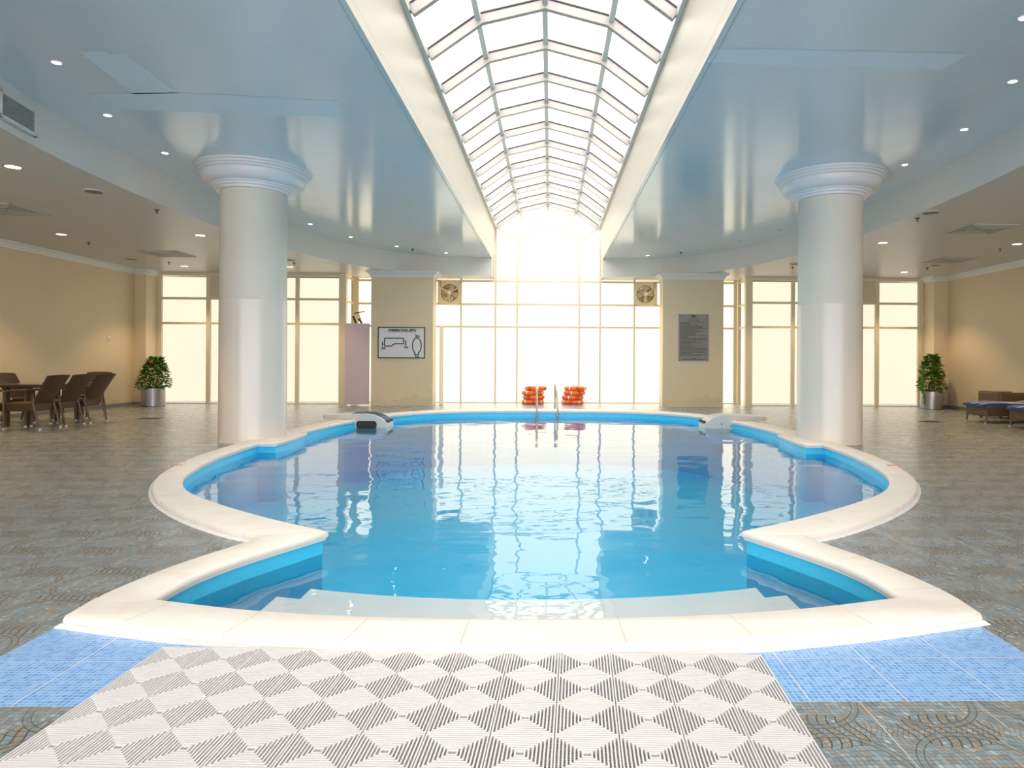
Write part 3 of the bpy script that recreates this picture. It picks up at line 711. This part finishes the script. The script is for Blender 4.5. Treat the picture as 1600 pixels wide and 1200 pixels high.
# ------------------------------------------------------------------ extractor fans
def fan(x, z, rot, label):
    t = thing('extractor_fan', (x, 22.25, z), 0, label, 'fan', 'extractor fans high on the back glazing')
    b = MB(); S = .39; r0 = .285; nn = 48
    sq = []
    for k in range(nn):
        a = 2*pi*k/nn; m = S/max(abs(cos(a)), abs(sin(a))); sq.append((m*cos(a), m*sin(a)))
    ci = [(r0*cos(2*pi*k/nn), r0*sin(2*pi*k/nn)) for k in range(nn)]
    vs = [(x_, 0, z_) for x_, z_ in sq]+[(x_, 0, z_) for x_, z_ in ci]+[(x_, .09, z_) for x_, z_ in ci]+[(x_, .04, z_) for x_, z_ in sq]
    b.add(vs, [(k, (k+1)%nn, nn+(k+1)%nn, nn+k) for k in range(nn)]+[(nn+k, nn+(k+1)%nn, 2*nn+(k+1)%nn, 2*nn+k) for k in range(nn)]+[(k, 3*nn+k, 3*nn+(k+1)%nn, (k+1)%nn) for k in range(nn)])
    b.build('mounting_plate', M_FAN, t)
    b = MB(); b.lathe([(.285, -.0), (.297, -.012), (.285, -.02), (.275, -.01)], n=48); b.xf(Matrix.Rotation(pi/2, 4, 'X')); b.build('guard_ring', M_DARK, t, smooth=True)
    b = MB(); b.lathe([(.001, .0), (.285, 0), (.285, -.005), (.001, -.005)], n=40); b.xf(Matrix.Translation((0, .085, 0)) @ Matrix.Rotation(pi/2, 4, 'X')); b.build('rear_shutter', M_FAN, t)
    for k in range(4):
        b = MB(); a0 = rot+k*pi/2; vs = []
        for i in range(7):
            for j in range(5):
                r = .07+(.265-.07)*i/6; wa = .22+.36*i/6; a = a0+wa*(j/4-.5)*1.6; vs.append((r*cos(a), .05+.045*(j/4-.5), r*sin(a)))
        b.add(vs, [(i*5+j, i*5+j+1, (i+1)*5+j+1, (i+1)*5+j) for i in range(6) for j in range(4)]); b.build('blade', M_BLADE, t, smooth=True)
    for a in (radians(30), radians(150), radians(270)):
        b = MB(); b.tube([(.05*cos(a), -.05, .05*sin(a)), (.32*cos(a), -.012, .32*sin(a))], [.028, .02], 8); b.build('strut', M_FAN, t, smooth=True)
    b = MB(); b.lathe([(.001, .12), (.06, .118), (.085, .10), (.09, .06), (.09, -.03)], n=28); b.xf(Matrix.Rotation(pi/2, 4, 'X')); b.build('motor_hub', M_FAN, t, smooth=40)
    b = MB(); b.lathe([(.001, .124), (.032, .122), (.034, .117)], n=18); b.xf(Matrix.Rotation(pi/2, 4, 'X')); b.build('hub_badge', M_TAPE, t)
    for sx in (-1, 1):
        for sz in (-1, 1):
            b = MB(); b.tube([(sx*.345, -.01, sz*.345), (sx*.345, .0, sz*.345)], .016, 8); b.build('screw', M_DARK, t)
    b = MB(); sg = -1 if x < 0 else 1
    b.tube([(sg*.30, -.02, .20), (sg*.30, -.03, .28), (sg*.28, -.02, .36), (sg*.36, -.03, .40)], .008, 6); b.build('cable', M_INK, t)
fan(-3.29, 3.60, .5, 'beige extractor fan high on the back glazing beside the depth sign pier')
fan(3.13, 3.60, .9, 'beige extractor fan high on the back glazing beside the rules plaque pier')

# ------------------------------------------------------------------ signs
sg = thing('depth_sign', (-4.505, 20.69, 1.92), 0, 'white pool depth sign with dark green frame and diagrams on the left pier', 'sign')
b = MB(); b.box(-.69, .69, -.012, .008, -.455, .455); b.build('board', M_SIGN, sg)
b = MB(); w = .016
for q in ((-.71,.71,.445,.472),(-.71,.71,-.472,-.445),(-.71,-.683,-.472,.472),(.683,.71,-.472,.472)): b.box(q[0], q[1], -.022, .008, q[2], q[3])
b.build('frame', M_GREEN, sg)
text('heading', 'SWIMMING POOL DEPTH', .092, (.015, -.014, .372), M_GREEN, sg, shear=.35, bold=.006, sx=.80)
L_ = MB()
def ln(P_, closed=False, th=.017):
    Q = list(P_)+([P_[0]] if closed else [])
    for a, b2 in zip(Q[:-1], Q[1:]): L_.bar((a[0], -.014, a[1]), (b2[0], -.014, b2[1]), th, .004, up=(0,1,0)); 
ln([(-.42, .322), (.44, .322)], th=.01)
def sgp(px_, py_): return ((px_-745)/579*.71, -(py_-570)/370*.472)
ln([sgp(*q) for q in ((330,465),(800,465),(800,595),(580,595),(500,655),(330,655))], True, .034)
ln([sgp(280,550), sgp(280,655)], th=.034); ln([sgp(850,515), sgp(850,635)], th=.034)
ov = []
for k in range(25):
    a = radians(-58)+radians(296)*k/24
    ov.append(sgp(1125+108*cos(a), 640-185*sin(a)))
ln(ov, th=.032); ln([ov[0], sgp(1160,815), sgp(1175,855), sgp(1065,855), sgp(1085,815), ov[-1]], th=.032)
L_.build('diagram', M_GREEN, sg)
for body, px_, py_ in (('2m', 303, 705), ('1m', 855, 677), ('2m', 1135, 410), ('1m', 1125, 900)):
    x_, z_ = sgp(px_, py_); text('depth_mark', body, .11, (x_, -.014, z_), M_GREEN, sg, bold=.006)
b = MB()
for x_, z_ in ((0,.44),(0,-.44),(-.68,.44),(.68,.44),(-.68,-.44),(.68,-.44)): MB().tube([(x_, -.026, z_), (x_, -.02, z_)], .009, 8).build('screw', M_INK, sg)

pq = thing('rules_plaque', (4.392, 20.69, 2.127), 0, 'grey engraved metal pool rules plaque on the right pier', 'sign')
b = MB(); b.box(-.46, .46, -.012, .008, -.715, .715); b.build('plate', M_PLATE, pq)
b = MB(); b.box(-.075, .075, -.016, -.01, .615, .695); b.build('emblem', M_INK, pq)
b = MB(); b.lathe([(.028, 0), (.034, 0), (.034, .002), (.028, .002)], n=20); b.xf(Matrix.Translation((-.025, -.0165, .655)) @ Matrix.Rotation(pi/2, 4, 'X')); b.bar((.02, -.018, .63), (.055, -.018, .68), .008, .002, up=(0,1,0)); b.bar((.055, -.018, .63), (.02, -.018, .68), .008, .002, up=(0,1,0)); b.build('emblem_mark', M_PLATE, pq)
b = MB()
for q in ((-.18,.18,.565,.570),(-.18,.18,.505,.510),(-.18,-.175,.505,.57),(.175,.18,.505,.57)): b.box(q[0], q[1], -.0145, -.012, q[2], q[3])
b.build('heading_box', M_INK, pq)
text('heading', 'Swimming Pool Rules', .038, (0, -.013, .538), M_INK, pq, shear=.2, bold=.0005)
b = MB(); rr = random.Random(3); rows = [.70,.28,.55,.75,.64,.82,.55,.80,.66,.45,.45,.80,.25,.86,.80,.80,.46,.71,.36,.85,.36,.82,.86,.82,.86,.78,.33,.85,.64]
z_ = .465
for i, L in enumerate(rows):
    x_ = -.41; b = MB()
    while x_ < -.41+L*.98:
        wd = rr.uniform(.018, .075); b.box(x_, min(x_+wd, .43), -.0135, -.012, z_-.0085, z_+.0085); x_ += wd+.012
    z_ -= .0365; b.build('text_line', M_INK, pq)
b = MB()
for i in range(5): b.box(-.09+i*.036, -.09+i*.036+.03, -.0135, -.012, -.645, -.625)
x_ = -.34
while x_ < .33: wd = rr.uniform(.03, .08); b.box(x_, x_+wd, -.0135, -.012, -.672, -.655); x_ += wd+.012
b.build('text_line', M_INK, pq)
b = MB()
for sx in (-1, 1):
    for sz in (-1, 1): MB().tube([(sx*.425, -.02, sz*.68), (sx*.425, -.012, sz*.68)], .014, 10).build('screw', M_INK, pq)
tag(boxobj('wall_switch', M_TAPE, [(0, .02, -.055, .055, -.11, .11)], 'x', 'switch', kind=None), 'small white switch plate on the left cream wall', 'switch')
ws = bpy.data.objects['wall_switch']; ws.location = (LX, 19.5, 1.90); 
if 'kind' in ws: del ws['kind']
b = MB(); b.box(.02, .027, -.03, .03, -.07, .07); b.build('rocker', simple('pinkish_rocker', (.62, .42, .36), .5), ws)
b = MB(); b.box(-.38, .36, 0, .04, .03, 2.5); b.box(-.38, -.34, 0, .05, 0, .03)
pt = b.build('partition_board', M_PINK); pt.location = (-5.85, 20.75, 0); tag(pt, 'mauve partition board standing left of the depth sign pier', 'partition')
sq_ = thing('pool_net_pole', (-6.0, 21.3, 0), 0, 'thin pole with dark clamps leaning behind the mauve partition', 'pole')
b = MB(); b.tube([(.36, 0, .05), (.12, .03, 2.55), (-.12, .08, 3.15)], .022, 8); b.build('pole', M_FRAME, sq_)
b = MB(); b.tube([(-.12, 0, 2.84), (.22, 0, 2.90)], .018, 6); b.tube([(-.14, 0, 2.75), (-.04, 0, 2.5)], .035, 6); b.build('clamp', M_INK, sq_)
b = MB(); b.tube([(.02, 0, 2.68), (.14, 0, 2.5)], .03, 6); b.build('clamp', M_INK, sq_)
b = MB(); b.box(-.03, .03, 0, .02, 0, 2.48); ed = b.build('loose_panel', simple('pale_cream_panel', (.88, .80, .62), .6)); ed.location = (-3.40, 21.3, 0); b = None
tag(ed, 'narrow loose cream strip leaning at the right side of the depth sign pier', 'panel')
ed.scale = (2.2, 1, 1)

# ------------------------------------------------------------------ ceiling fittings
def downlight(warm):
    t = thing('downlight'); R = .095 if warm else .045
    b = MB(); b.lathe([(R, .0), (R*1.02, -.008), (R*1.28, -.006), (R*1.3, .0)], n=28); b.build('trim_ring', M_SILV if warm else M_TAPE, t, smooth=30)
    b = MB(); b.lathe([(.001, -.004), (R, -.004)], n=24); b.build('lamp_disc', M_BULBW if warm else M_BULBC, t)
    l = bpy.data.lights.new('lamp_glow', 'SPOT'); l.spot_size = radians(105 if warm else 70); l.spot_blend = .5; l.shadow_soft_size = .06
    l.energy = 230 if warm else 16; l.color = (1, .69, .38) if warm else (1, .95, .9)
    lo = bpy.data.objects.new('lamp_glow', l); COL.objects.link(lo); lo.parent = t; lo.location = (0, 0, -.03)
    return t
wl = [(-7.55,9.7,'left wing, beside the fascia nearest the camera'),(-10.6,14.95,'left wing, between the outer vents'),(-7.6,14.9,'left wing, just left of the round column'),(-10.6,19.9,'left wing, near the wall corner'),(-7.56,19.85,'left wing, just right of the round column'),
      (7.43,15.0,'right wing, just right of the round column'),(10.48,15.0,'right wing, farthest right in view'),(10.48,19.85,'right wing, near the back windows'),(7.45,19.85,'right wing, hidden behind the round column'),(-10.6,9.8,'left wing, outside the picture edge'),(7.43,9.8,'right wing, outside the picture edge'),(10.48,9.8,'right wing, by the side wall near the camera'),(-10.6,4.8,'left wing, rear row'),(10.48,4.8,'right wing, rear row')]
d0_ = None
for x, y, lbl in wl:
    if d0_ is None: d0_ = o = downlight(True)
    else: o = copy_tree(d0_)
    place(o, (x, y, ZW), 0, 'warm recessed downlight in the '+lbl, 'warm recessed downlights in the wing ceilings'); o['category'] = 'ceiling light'
cl = [(-5.46,7.61,'first from the near left'),(-5.95,9.24,'second from the near left'),(-6.12,10.9,'just left of the left column capital'),(-5.79,16.48,'just right of the left column'),(-5.31,18.15,'second right of the left column'),(-4.41,19.56,'third right of the left column'),(-3.17,20.7,'nearest the skylight on the left'),
      (2.99,20.83,'nearest the skylight on the right'),(5.82,11.03,'just right of the right column capital'),(5.76,9.33,'second from the near right'),(5.33,7.72,'first from the near right'),(4.45,6.29,'at the right picture edge')]
d0_ = None
for x, y, lbl in cl:
    if d0_ is None: d0_ = o = downlight(False)
    else: o = copy_tree(d0_)
    place(o, (x, y, ZB), 0, 'small white spotlight in the blue ceiling, '+lbl, 'small white spotlights in the blue ceiling'); o['category'] = 'ceiling light'
def deadlight():
    t = thing('unlit_downlight'); b = MB(); b.lathe([(.045, .0), (.046, -.008), (.06, -.006), (.061, 0)], n=24); b.build('trim_ring', M_SILV, t)
    b = MB(); b.lathe([(.001, -.003), (.045, -.003)], n=20); b.build('lamp_disc', M_DARK, t); return t
d0_ = None
for x, y, lbl in ((4.3,19.73,'nearest the skylight'),(5.12,18.25,'in the middle of the three'),(5.63,16.61,'nearest the right column')):
    if d0_ is None: d0_ = o = deadlight()
    else: o = copy_tree(d0_)
    place(o, (x, y, ZB), 0, 'unlit dark spotlight in the right of the blue ceiling, '+lbl, 'unlit spotlights in the blue ceiling'); o['category'] = 'ceiling light'
def sprinkler():
    t = thing('sprinkler_head'); b = MB(); b.lathe([(.001, -.012), (.04, -.01), (.045, 0)], n=16); b.build('escutcheon', M_DARK, t)
    b = MB(); b.lathe([(.012, -.01), (.012, -.05), (.035, -.055), (.001, -.06)], n=12); b.build('deflector', M_DARK, t); return t
sl = [(-7.11,12.41,ZW,'left wing beside the fascia'),(-10.71,15.99,ZW,'left wing near the side wall'),(-10.64,19.17,ZW,'left wing near the back corner'),(-7.14,19.07,ZW,'left wing right of the column'),(6.8,12.43,ZW,'right wing beside the fascia'),(10.55,15.68,ZW,'right wing near the right picture edge'),(10.64,18.91,ZW,'right wing near the back corner'),(6.82,18.96,ZW,'right wing left of the column'),(-4.05,20.04,ZB,'left part of the blue ceiling'),(3.89,20.16,ZB,'right part of the blue ceiling')]
d0_ = None
for x, y, z, lbl in sl:
    if d0_ is None: d0_ = o = sprinkler()
    else: o = copy_tree(d0_)
    place(o, (x, y, z), 0, 'small dark sprinkler head in the '+lbl, 'dark ceiling sprinkler heads'); o['category'] = 'sprinkler'
def speaker():
    t = thing('ceiling_speaker'); b = MB(); b.lathe([(.13, -.022), (.15, -.012), (.152, 0)], n=30); b.build('rim', M_VENTM, t)
    b = MB(); b.lathe([(.001, -.02), (.13, -.02)], n=30); b.build('grille', simple('speaker_grille', (.22, .19, .15), .6), t); return t
d0_ = None
for x, y, lbl in ((-7.32,11.04,'left wing nearest the camera'),(-11.25,18.49,'left wing near the side wall'),(-7.03,18.47,'left wing right of the column'),(6.74,11.89,'right wing nearest the camera'),(10.52,18.34,'right wing near the side wall'),(6.66,18.34,'right wing left of the column')):
    if d0_ is None: d0_ = o = speaker()
    else: o = copy_tree(d0_)
    place(o, (x, y, ZW), 0, 'round brown ceiling speaker in the '+lbl, 'round ceiling speakers'); o['category'] = 'ceiling speaker'
def diffuser():
    t = thing('ceiling_vent'); b = MB()
    for k, s in enumerate((.48, .39, .30, .21, .12)):
        z0 = -.012-.0*k
        for q in ((-s, s, -s, -s+.035), (-s, s, s-.035, s), (-s, -s+.035, -s, s), (s-.035, s, -s, s)):
            b.box(q[0], q[1], q[2], q[3], -.02-.005*(k%2), .0)
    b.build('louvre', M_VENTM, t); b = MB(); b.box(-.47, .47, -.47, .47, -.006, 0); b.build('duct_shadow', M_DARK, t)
    b = MB()
    for a in (1, -1): b.bar((-.45, -.45*a, -.02), (.45, .45*a, -.02), .02, .012)
    b.build('corner_bar', M_VENTM, t); return t
d0_ = None
for x, y, lbl in ((-9.85,12.45,'left wing, cut by the picture edge'),(-9.8,17.6,'left wing, beside the round column'),(8.58,13.33,'right wing, nearer the camera'),(10.4,17.4,'right wing, nearer the back windows')):
    if d0_ is None: d0_ = o = diffuser()
    else: o = copy_tree(d0_)
    place(o, (x, y, ZW), 0, 'square metal ceiling vent in the '+lbl, 'square ceiling vents'); o['category'] = 'vent'
# wall grille on the fascia
a = Vector((XC-6.29, 7.95)); b_ = Vector((XC-6.43, 8.72)); dv = (b_-a); ang = math.atan2(dv.y, dv.x)
gt = thing('fascia_grille', ((a.x+b_.x)/2+.03, (a.y+b_.y)/2, 4.345), ang, 'slatted air grille in the fascia at the left picture edge', 'vent')
L = dv.length/2; b = MB()
for q in ((-L, L, -.165, -.125), (-L, L, .125, .165), (-L, -L+.05, -.165, .165), (L-.05, L, -.165, .165)): b.box(q[0], q[1], -.02, .02, q[2], q[3])
b.build('frame', M_FASCIA, gt)
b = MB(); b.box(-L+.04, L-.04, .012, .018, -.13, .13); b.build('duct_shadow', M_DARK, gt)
b = MB()
for k in range(12): b.box(-L+.05, L-.05, -.012, .010, -.122+k*.0215, -.122+k*.0215+.007)
b.build('slats', M_VENTM, gt)

# ------------------------------------------------------------------ floor drains
for i, (x, y, lbl) in enumerate(((-9.3, 16.0, 'dark floor drain on the left deck in front of the wing windows'), (9.05, 15.9, 'dark floor drain on the right deck left of the lounger'))):
    t = thing('floor_drain', (x, y, 0), .1, lbl, 'drain'); b = MB(); b.box(-.22, .22, -.14, .14, 0, .006); b.build('frame', M_DARK, t)
    b = MB()
    for k in range(9): b.box(-.20+k*.046, -.18+k*.046, -.12, .12, .006, .010)
    b.build('grating', M_BLACK, t)

# ------------------------------------------------------------------ plastic drainage mat
TS = .2367; slat = MB(); ny, nx_ = 6, 12; pitch = TS/2/8.6
def add_tile(ox, oy):
    h = TS/2-.002; T1 = .026
    for k in range(8):
        o_ = h-k*pitch; i_ = max(o_-.0100, .0); ix = max(o_-.0064, 0)
        z0, z1 = .001, T1
        slat.box(ox-o_, ox+o_, oy-o_, oy-i_, z0, z1); slat.box(ox-o_, ox+o_, oy+i_, oy+o_, z0, z1)
        if i_ > .004: slat.box(ox-o_, ox-ix, oy-i_, oy+i_, z0, z1); slat.box(ox+ix, ox+o_, oy-i_, oy+i_, z0, z1)
    for k in range(-8, 9):
        q = k*pitch; a_ = abs(q)
        slat.box(ox-h, ox-a_, oy+q-.0015, oy+q+.0015, .001, .007); slat.box(ox+a_, ox+h, oy+q-.0015, oy+q+.0015, .001, .007)
        slat.box(ox+q-.0015, ox+q+.0015, oy-h, oy-a_, .0, .006); slat.box(ox+q-.0015, ox+q+.0015, oy+a_, oy+h, .0, .006)
for i in range(nx_):
    for j in range(ny): add_tile(-(nx_-.5-i)*TS, -(j+.5)*TS)
mt = slat.build('drainage_mat', M_MAT); mt.location = (1.0, 3.16, .0005); mt.rotation_euler = (0, 0, radians(-2.35))
tag(mt, 'pale grey slatted plastic mat with pyramid pattern in front of the pool', 'mat')

# ------------------------------------------------------------------ potted plants
def plant(name, x, y, hgt, rad, seed, label, lean=0, big=1.0):
    t = thing(name, (x, y, 0), 0, label, 'potted plant'); R = .315
    b = MB(); b.lathe([(R-.02, 0), (R, .01), (R, .53), (R-.015, .545), (R-.03, .53), (R-.03, .48)], n=40); b.build('pot', M_SILV, t, smooth=30)
    b = MB(); b.lathe([(.001, .48), (R-.03, .48)], n=24); b.build('soil', M_SOIL, t)
    rr = random.Random(seed); st = MB(); lf = MB()
    for k in range(16):
        a = rr.uniform(0, 2*pi); r = rr.uniform(.1, 1)*rad; top = hgt*(1-.45*(r/rad)**1.5)*rr.uniform(.8, 1)
        st.tube([(.1*cos(a), .1*sin(a), .48), (.5*r*cos(a), .5*r*sin(a), .48+(top-.48)*.5), (.75*r*cos(a)+lean, .75*r*sin(a), top)], [.012, .008, .004], 5)
    st.build('stems', M_STEM, t)
    for k in range(int(1250/big**2)):
        f_ = rr.random()**.8; z = .50+(hgt-.5)*f_; prof = (1.0-.72*f_**1.6)*(1.0 if f_ > .06 else .9)
        a = rr.uniform(0, 2*pi); r = rad*prof*math.sqrt(rr.uniform(.15, 1)); s = rr.uniform(.05, .085)*big
        c = Vector((r*cos(a)+lean*f_, r*sin(a), z)); out = Vector((cos(a)+rr.uniform(-.5,.5), sin(a)+rr.uniform(-.5,.5), rr.uniform(-.55, .7))).normalized()
        side = out.cross(Vector((rr.uniform(-.4,.4), rr.uniform(-.4,.4), 1))).normalized(); up = side.cross(out)
        tip = c+out*s*1.5; m1 = c+out*s*.55+side*s*.52+up*s*.12; m2 = c+out*s*.55-side*s*.52+up*s*.12; m3 = c+out*s*1.1+side*s*.3-up*.0; m4 = c+out*s*1.1-side*s*.3; mid = c+out*s*.7-up*s*.08
        lf.add([c, m1, m3, tip, m4, m2, mid], [(0,1,6), (1,2,6), (2,3,6), (3,4,6), (4,5,6), (5,0,6)])
    lf.build('foliage', M_LEAF, t, smooth=80); return t
p1 = plant('potted_plant', -11.62, 20.15, 1.43, .46, 5, 'bushy green plant in silver pot by the left back corner', .08)
b = MB(); b.lathe([(.001, -.05), (.045, -.03), (.055, .02), (.02, .06), (.001, .07)], n=10); o = b.build('bud', M_RED, p1); o.location = (.1, -.28, 1.28)
p2 = plant('potted_plant', 11.60, 20.35, 1.62, .36, 9, 'tall leafy plant with trailing stems in silver pot by the right back corner', 0, 1.45)
b = MB(); b.lathe([(.001, -.02), (.04, 0), (.001, .03)], n=8); o = b.build('yellow_leaf', M_YEL, p2); o.location = (.14, -.38, .82)
b = MB(); rr = random.Random(4)
for k in range(34):
    f_ = k/33; c = Vector((-.34-.06*sin(f_*5)+rr.uniform(-.03,.03), -.15, 1.1-.95*f_)); s = .045
    b.add([c, c+Vector((s, 0, -.01)), c+Vector((.0, -.01, -s*1.5)), c+Vector((-s, 0, -.01))], [(0,1,2,3)])
b.tube([(-.28, -.1, 1.15), (-.38, -.15, .8), (-.33, -.15, .5), (-.36, -.15, .15)], .006, 5); b.build('trailing_vine', M_LEAF, p2)

# ------------------------------------------------------------------ wicker armchairs and table
def armchair():
    t = thing('wicker_armchair')       # faces +x, origin at base centre
    hw = .27
    # seat frame
    b = MB(); b.box(-.27, .29, -hw+.02, hw-.02, .36, .50); b.build('seat', M_WICK, t, bevel=.02)
    b = MB(); b.box(-.22, .27, -hw+.05, hw-.05, .50, .53); b.build('seat_pad', M_SEAT, t, bevel=.012)
    # backrest: slightly curved woven slab, raked backwards
    nu, nv = 9, 8; vs = []
    for s in (0, 1):
        for i in range(nv):
            for j in range(nu):
                v = i/(nv-1); u = j/(nu-1)*2-1; wy = (hw-.02+.045*v)*u
                x = -.25-.27*v-.035*v*v+.035*(u*u-1)*-1*-1-s*.035
                vs.append((x, wy, .53+.54*v-.015*u*u*v))
    b = MB(); fs = []
    for s in (0, 1):
        o_ = s*nu*nv
        for i in range(nv-1):
            for j in range(nu-1):
                q = (o_+i*nu+j, o_+i*nu+j+1, o_+(i+1)*nu+j+1, o_+(i+1)*nu+j); fs.append(q if s == 0 else q[::-1])
    N_ = nu*nv
    for j in range(nu-1): fs += [(j+1, j, N_+j, N_+j+1), ((nv-1)*nu+j, (nv-1)*nu+j+1, N_+(nv-1)*nu+j+1, N_+(nv-1)*nu+j)]
    for i in range(nv-1): fs += [(i*nu, (i+1)*nu, N_+(i+1)*nu, N_+i*nu), ((i+1)*nu+nu-1, i*nu+nu-1, N_+i*nu+nu-1, N_+(i+1)*nu+nu-1)]
    b.add(vs, fs); b.build('backrest', M_WICK, t, smooth=50)
    for sy in (-1, 1):
        y = sy*hw
        b = MB(); b.tube([(-.20, y, .78), (.02, y*1.02, .765), (.22, y*1.02, .755), (.275, y, .72), (.285, y, .62), (.285, y, .5)], [.022, .024, .024, .022, .02, .02], 8); b.build('armrest', M_TUBE, t, smooth=True)
        b = MB(); b.tube([(.285, y, .5), (.285, y, .03)], [.024, .02], 8); l_ = b.build('leg', M_TUBE, t, smooth=True)
        b = MB(); b.lathe([(.021, 0), (.024, .004), (.024, .035), (.02, .04)], c=(.285, y, 0), n=10); b.build('foot_cap', M_FOOT, l_)
        b = MB(); b.tube([(-.40, y, .03), (-.27, y, .5), (-.285, y, .62)], [.02, .024, .02], 8); l_ = b.build('leg', M_TUBE, t, smooth=True)
        b = MB(); b.lathe([(.021, 0), (.024, .004), (.024, .035), (.02, .04)], c=(-.405, y, 0), n=10); b.build('foot_cap', M_FOOT, l_)
    return t
ac = armchair()
chairs = [((-10.22,13.57),pi,'brown wicker armchair nearest the camera with its back to the pool'),((-10.22,14.27),pi,'brown wicker armchair in the middle of the three facing the left wall'),((-10.2,14.98),pi,'brown wicker armchair farthest back of the three facing the left wall'),
          ((-10.88,13.18),0,'brown wicker armchair cut off by the left picture edge'),((-11.28,15.0),.0,'brown wicker armchair behind the table against the left wall'),((-10.92,16.15),-pi/2,'brown wicker armchair at the far end of the table')]
for i, ((x, y), rz, lbl) in enumerate(chairs):
    o = ac if i == 0 else copy_tree(ac)
    place(o, (x, y, 0), rz, lbl, 'brown wicker armchairs around the dining table'); o['category'] = 'chair'
tb = thing('dining_table', (-10.93, 14.95, 0), 0, 'brown wicker dining table with a glass top by the left wall', 'table')
b = MB(); b.box(-.50, .55, -.85, .85, .786, .845); b.build('tabletop', M_WICK, tb, bevel=.015)
b = MB(); b.box(-.48, .53, -.83, .83, .8455, .855); b.build('glass_sheet', M_GLASS, tb)
for sx in (-.25, .2):
    for sy in (-.72, .72):
        b = MB(); b.box(sx-.04, sx+.04, sy-.04, sy+.04, 0, .786); b.build('leg', M_WICK, tb)
# ------------------------------------------------------------------ loungers
def lounger():
    t = thing('wicker_lounger')
    b = MB(); L = 1.95
    # shaped woven body : foot end at x=0
    b.box(.02, L, -.38, .38, .17, .40); b.build('frame', M_WICKL, t, bevel=.02)
    for x in (.05, 1.9):
        for y in (-.35, .35):
            b = MB(); b.tube([(x, y, .18), (x-.03 if x < 1 else x+.03, y, .02)], [.03, .02], 8); l_ = b.build('leg', M_TUBE, t)
            b = MB(); b.lathe([(.02, 0), (.022, .03)], c=(x-.035 if x < 1 else x+.035, y, 0), n=10); b.build('foot_cap', M_FOOT, l_)
    prof = [(-.06, .445), (.1, .47), (.5, .485), (1.2, .47), (1.5, .52), (1.95, .72)]
    lo = [(-.06, .385), (.1, .405), (.5, .41), (1.2, .405), (1.5, .44), (1.97, .63)]
    b = MB(); vs = []; k = len(prof)
    for y in (-.36, -.33, .33, .36):
        e_ = .015 if abs(y) > .34 else 0
        for (x, z) in prof: vs.append((x, y, z-e_))
    for y in (-.36, .36):
        for (x, z) in lo: vs.append((x, y, z))
    fs = []
    for r in range(3): fs += [(r*k+i, r*k+i+1, (r+1)*k+i+1, (r+1)*k+i) for i in range(k-1)]
    fs += [(4*k+i, 4*k+i+1, i+1, i) for i in range(k-1)]+[(3*k+i, 3*k+i+1, 5*k+i+1, 5*k+i) for i in range(k-1)]+[(5*k+i, 5*k+i+1, 4*k+i+1, 4*k+i) for i in range(k-1)]
    fs += [(0, k, 2*k, 3*k, 5*k, 4*k), (k-1, 5*k-1, 6*k-1, 4*k-1, 3*k-1, 2*k-1)]
    b.add(vs, fs); b.build('cushion', M_CUSH, t, smooth=30, fixn=True); return t
lg = lounger(); place(lg, (10.05, 15.8, 0), .03, 'wicker lounger with blue striped cushion, farther from the camera', 'wicker loungers by the right wall'); lg['category'] = 'sun lounger'
o = copy_tree(lg); place(o, (10.12, 14.35, 0), .02, 'wicker lounger with blue striped cushion, cut by the right picture edge', 'wicker loungers by the right wall'); o['category'] = 'sun lounger'
wc_ = thing('wicker_sofa_chair', (11.65, 17.1, 0), 0, 'low brown wicker sofa chair behind the loungers at the right edge', 'chair')
b = MB(); b.box(-.42, .42, -.42, .42, .08, .36); b.build('base', M_WICKL, wc_, bevel=.02)
b = MB(); b.box(-.43, .43, -.44, -.30, .08, .66); b.build('armrest', M_WICKL, wc_, bevel=.04)
b = MB(); b.box(-.43, .43, .30, .44, .08, .66); b.build('armrest', M_WICKL, wc_, bevel=.04)
b = MB(); b.box(-.44, -.29, -.43, .43, .1, .68); b.build('backrest', M_WICKL, wc_, bevel=.05)
b = MB(); b.box(-.27, .40, -.29, .29, .36, .46); b.build('seat_cushion', M_SEAT, wc_, bevel=.03)
for x in (-.38, .38):
    for y in (-.38, .38):
        b = MB(); b.box(x-.03, x+.03, y-.03, y+.03, 0, .1); b.build('leg', M_TUBE, wc_)
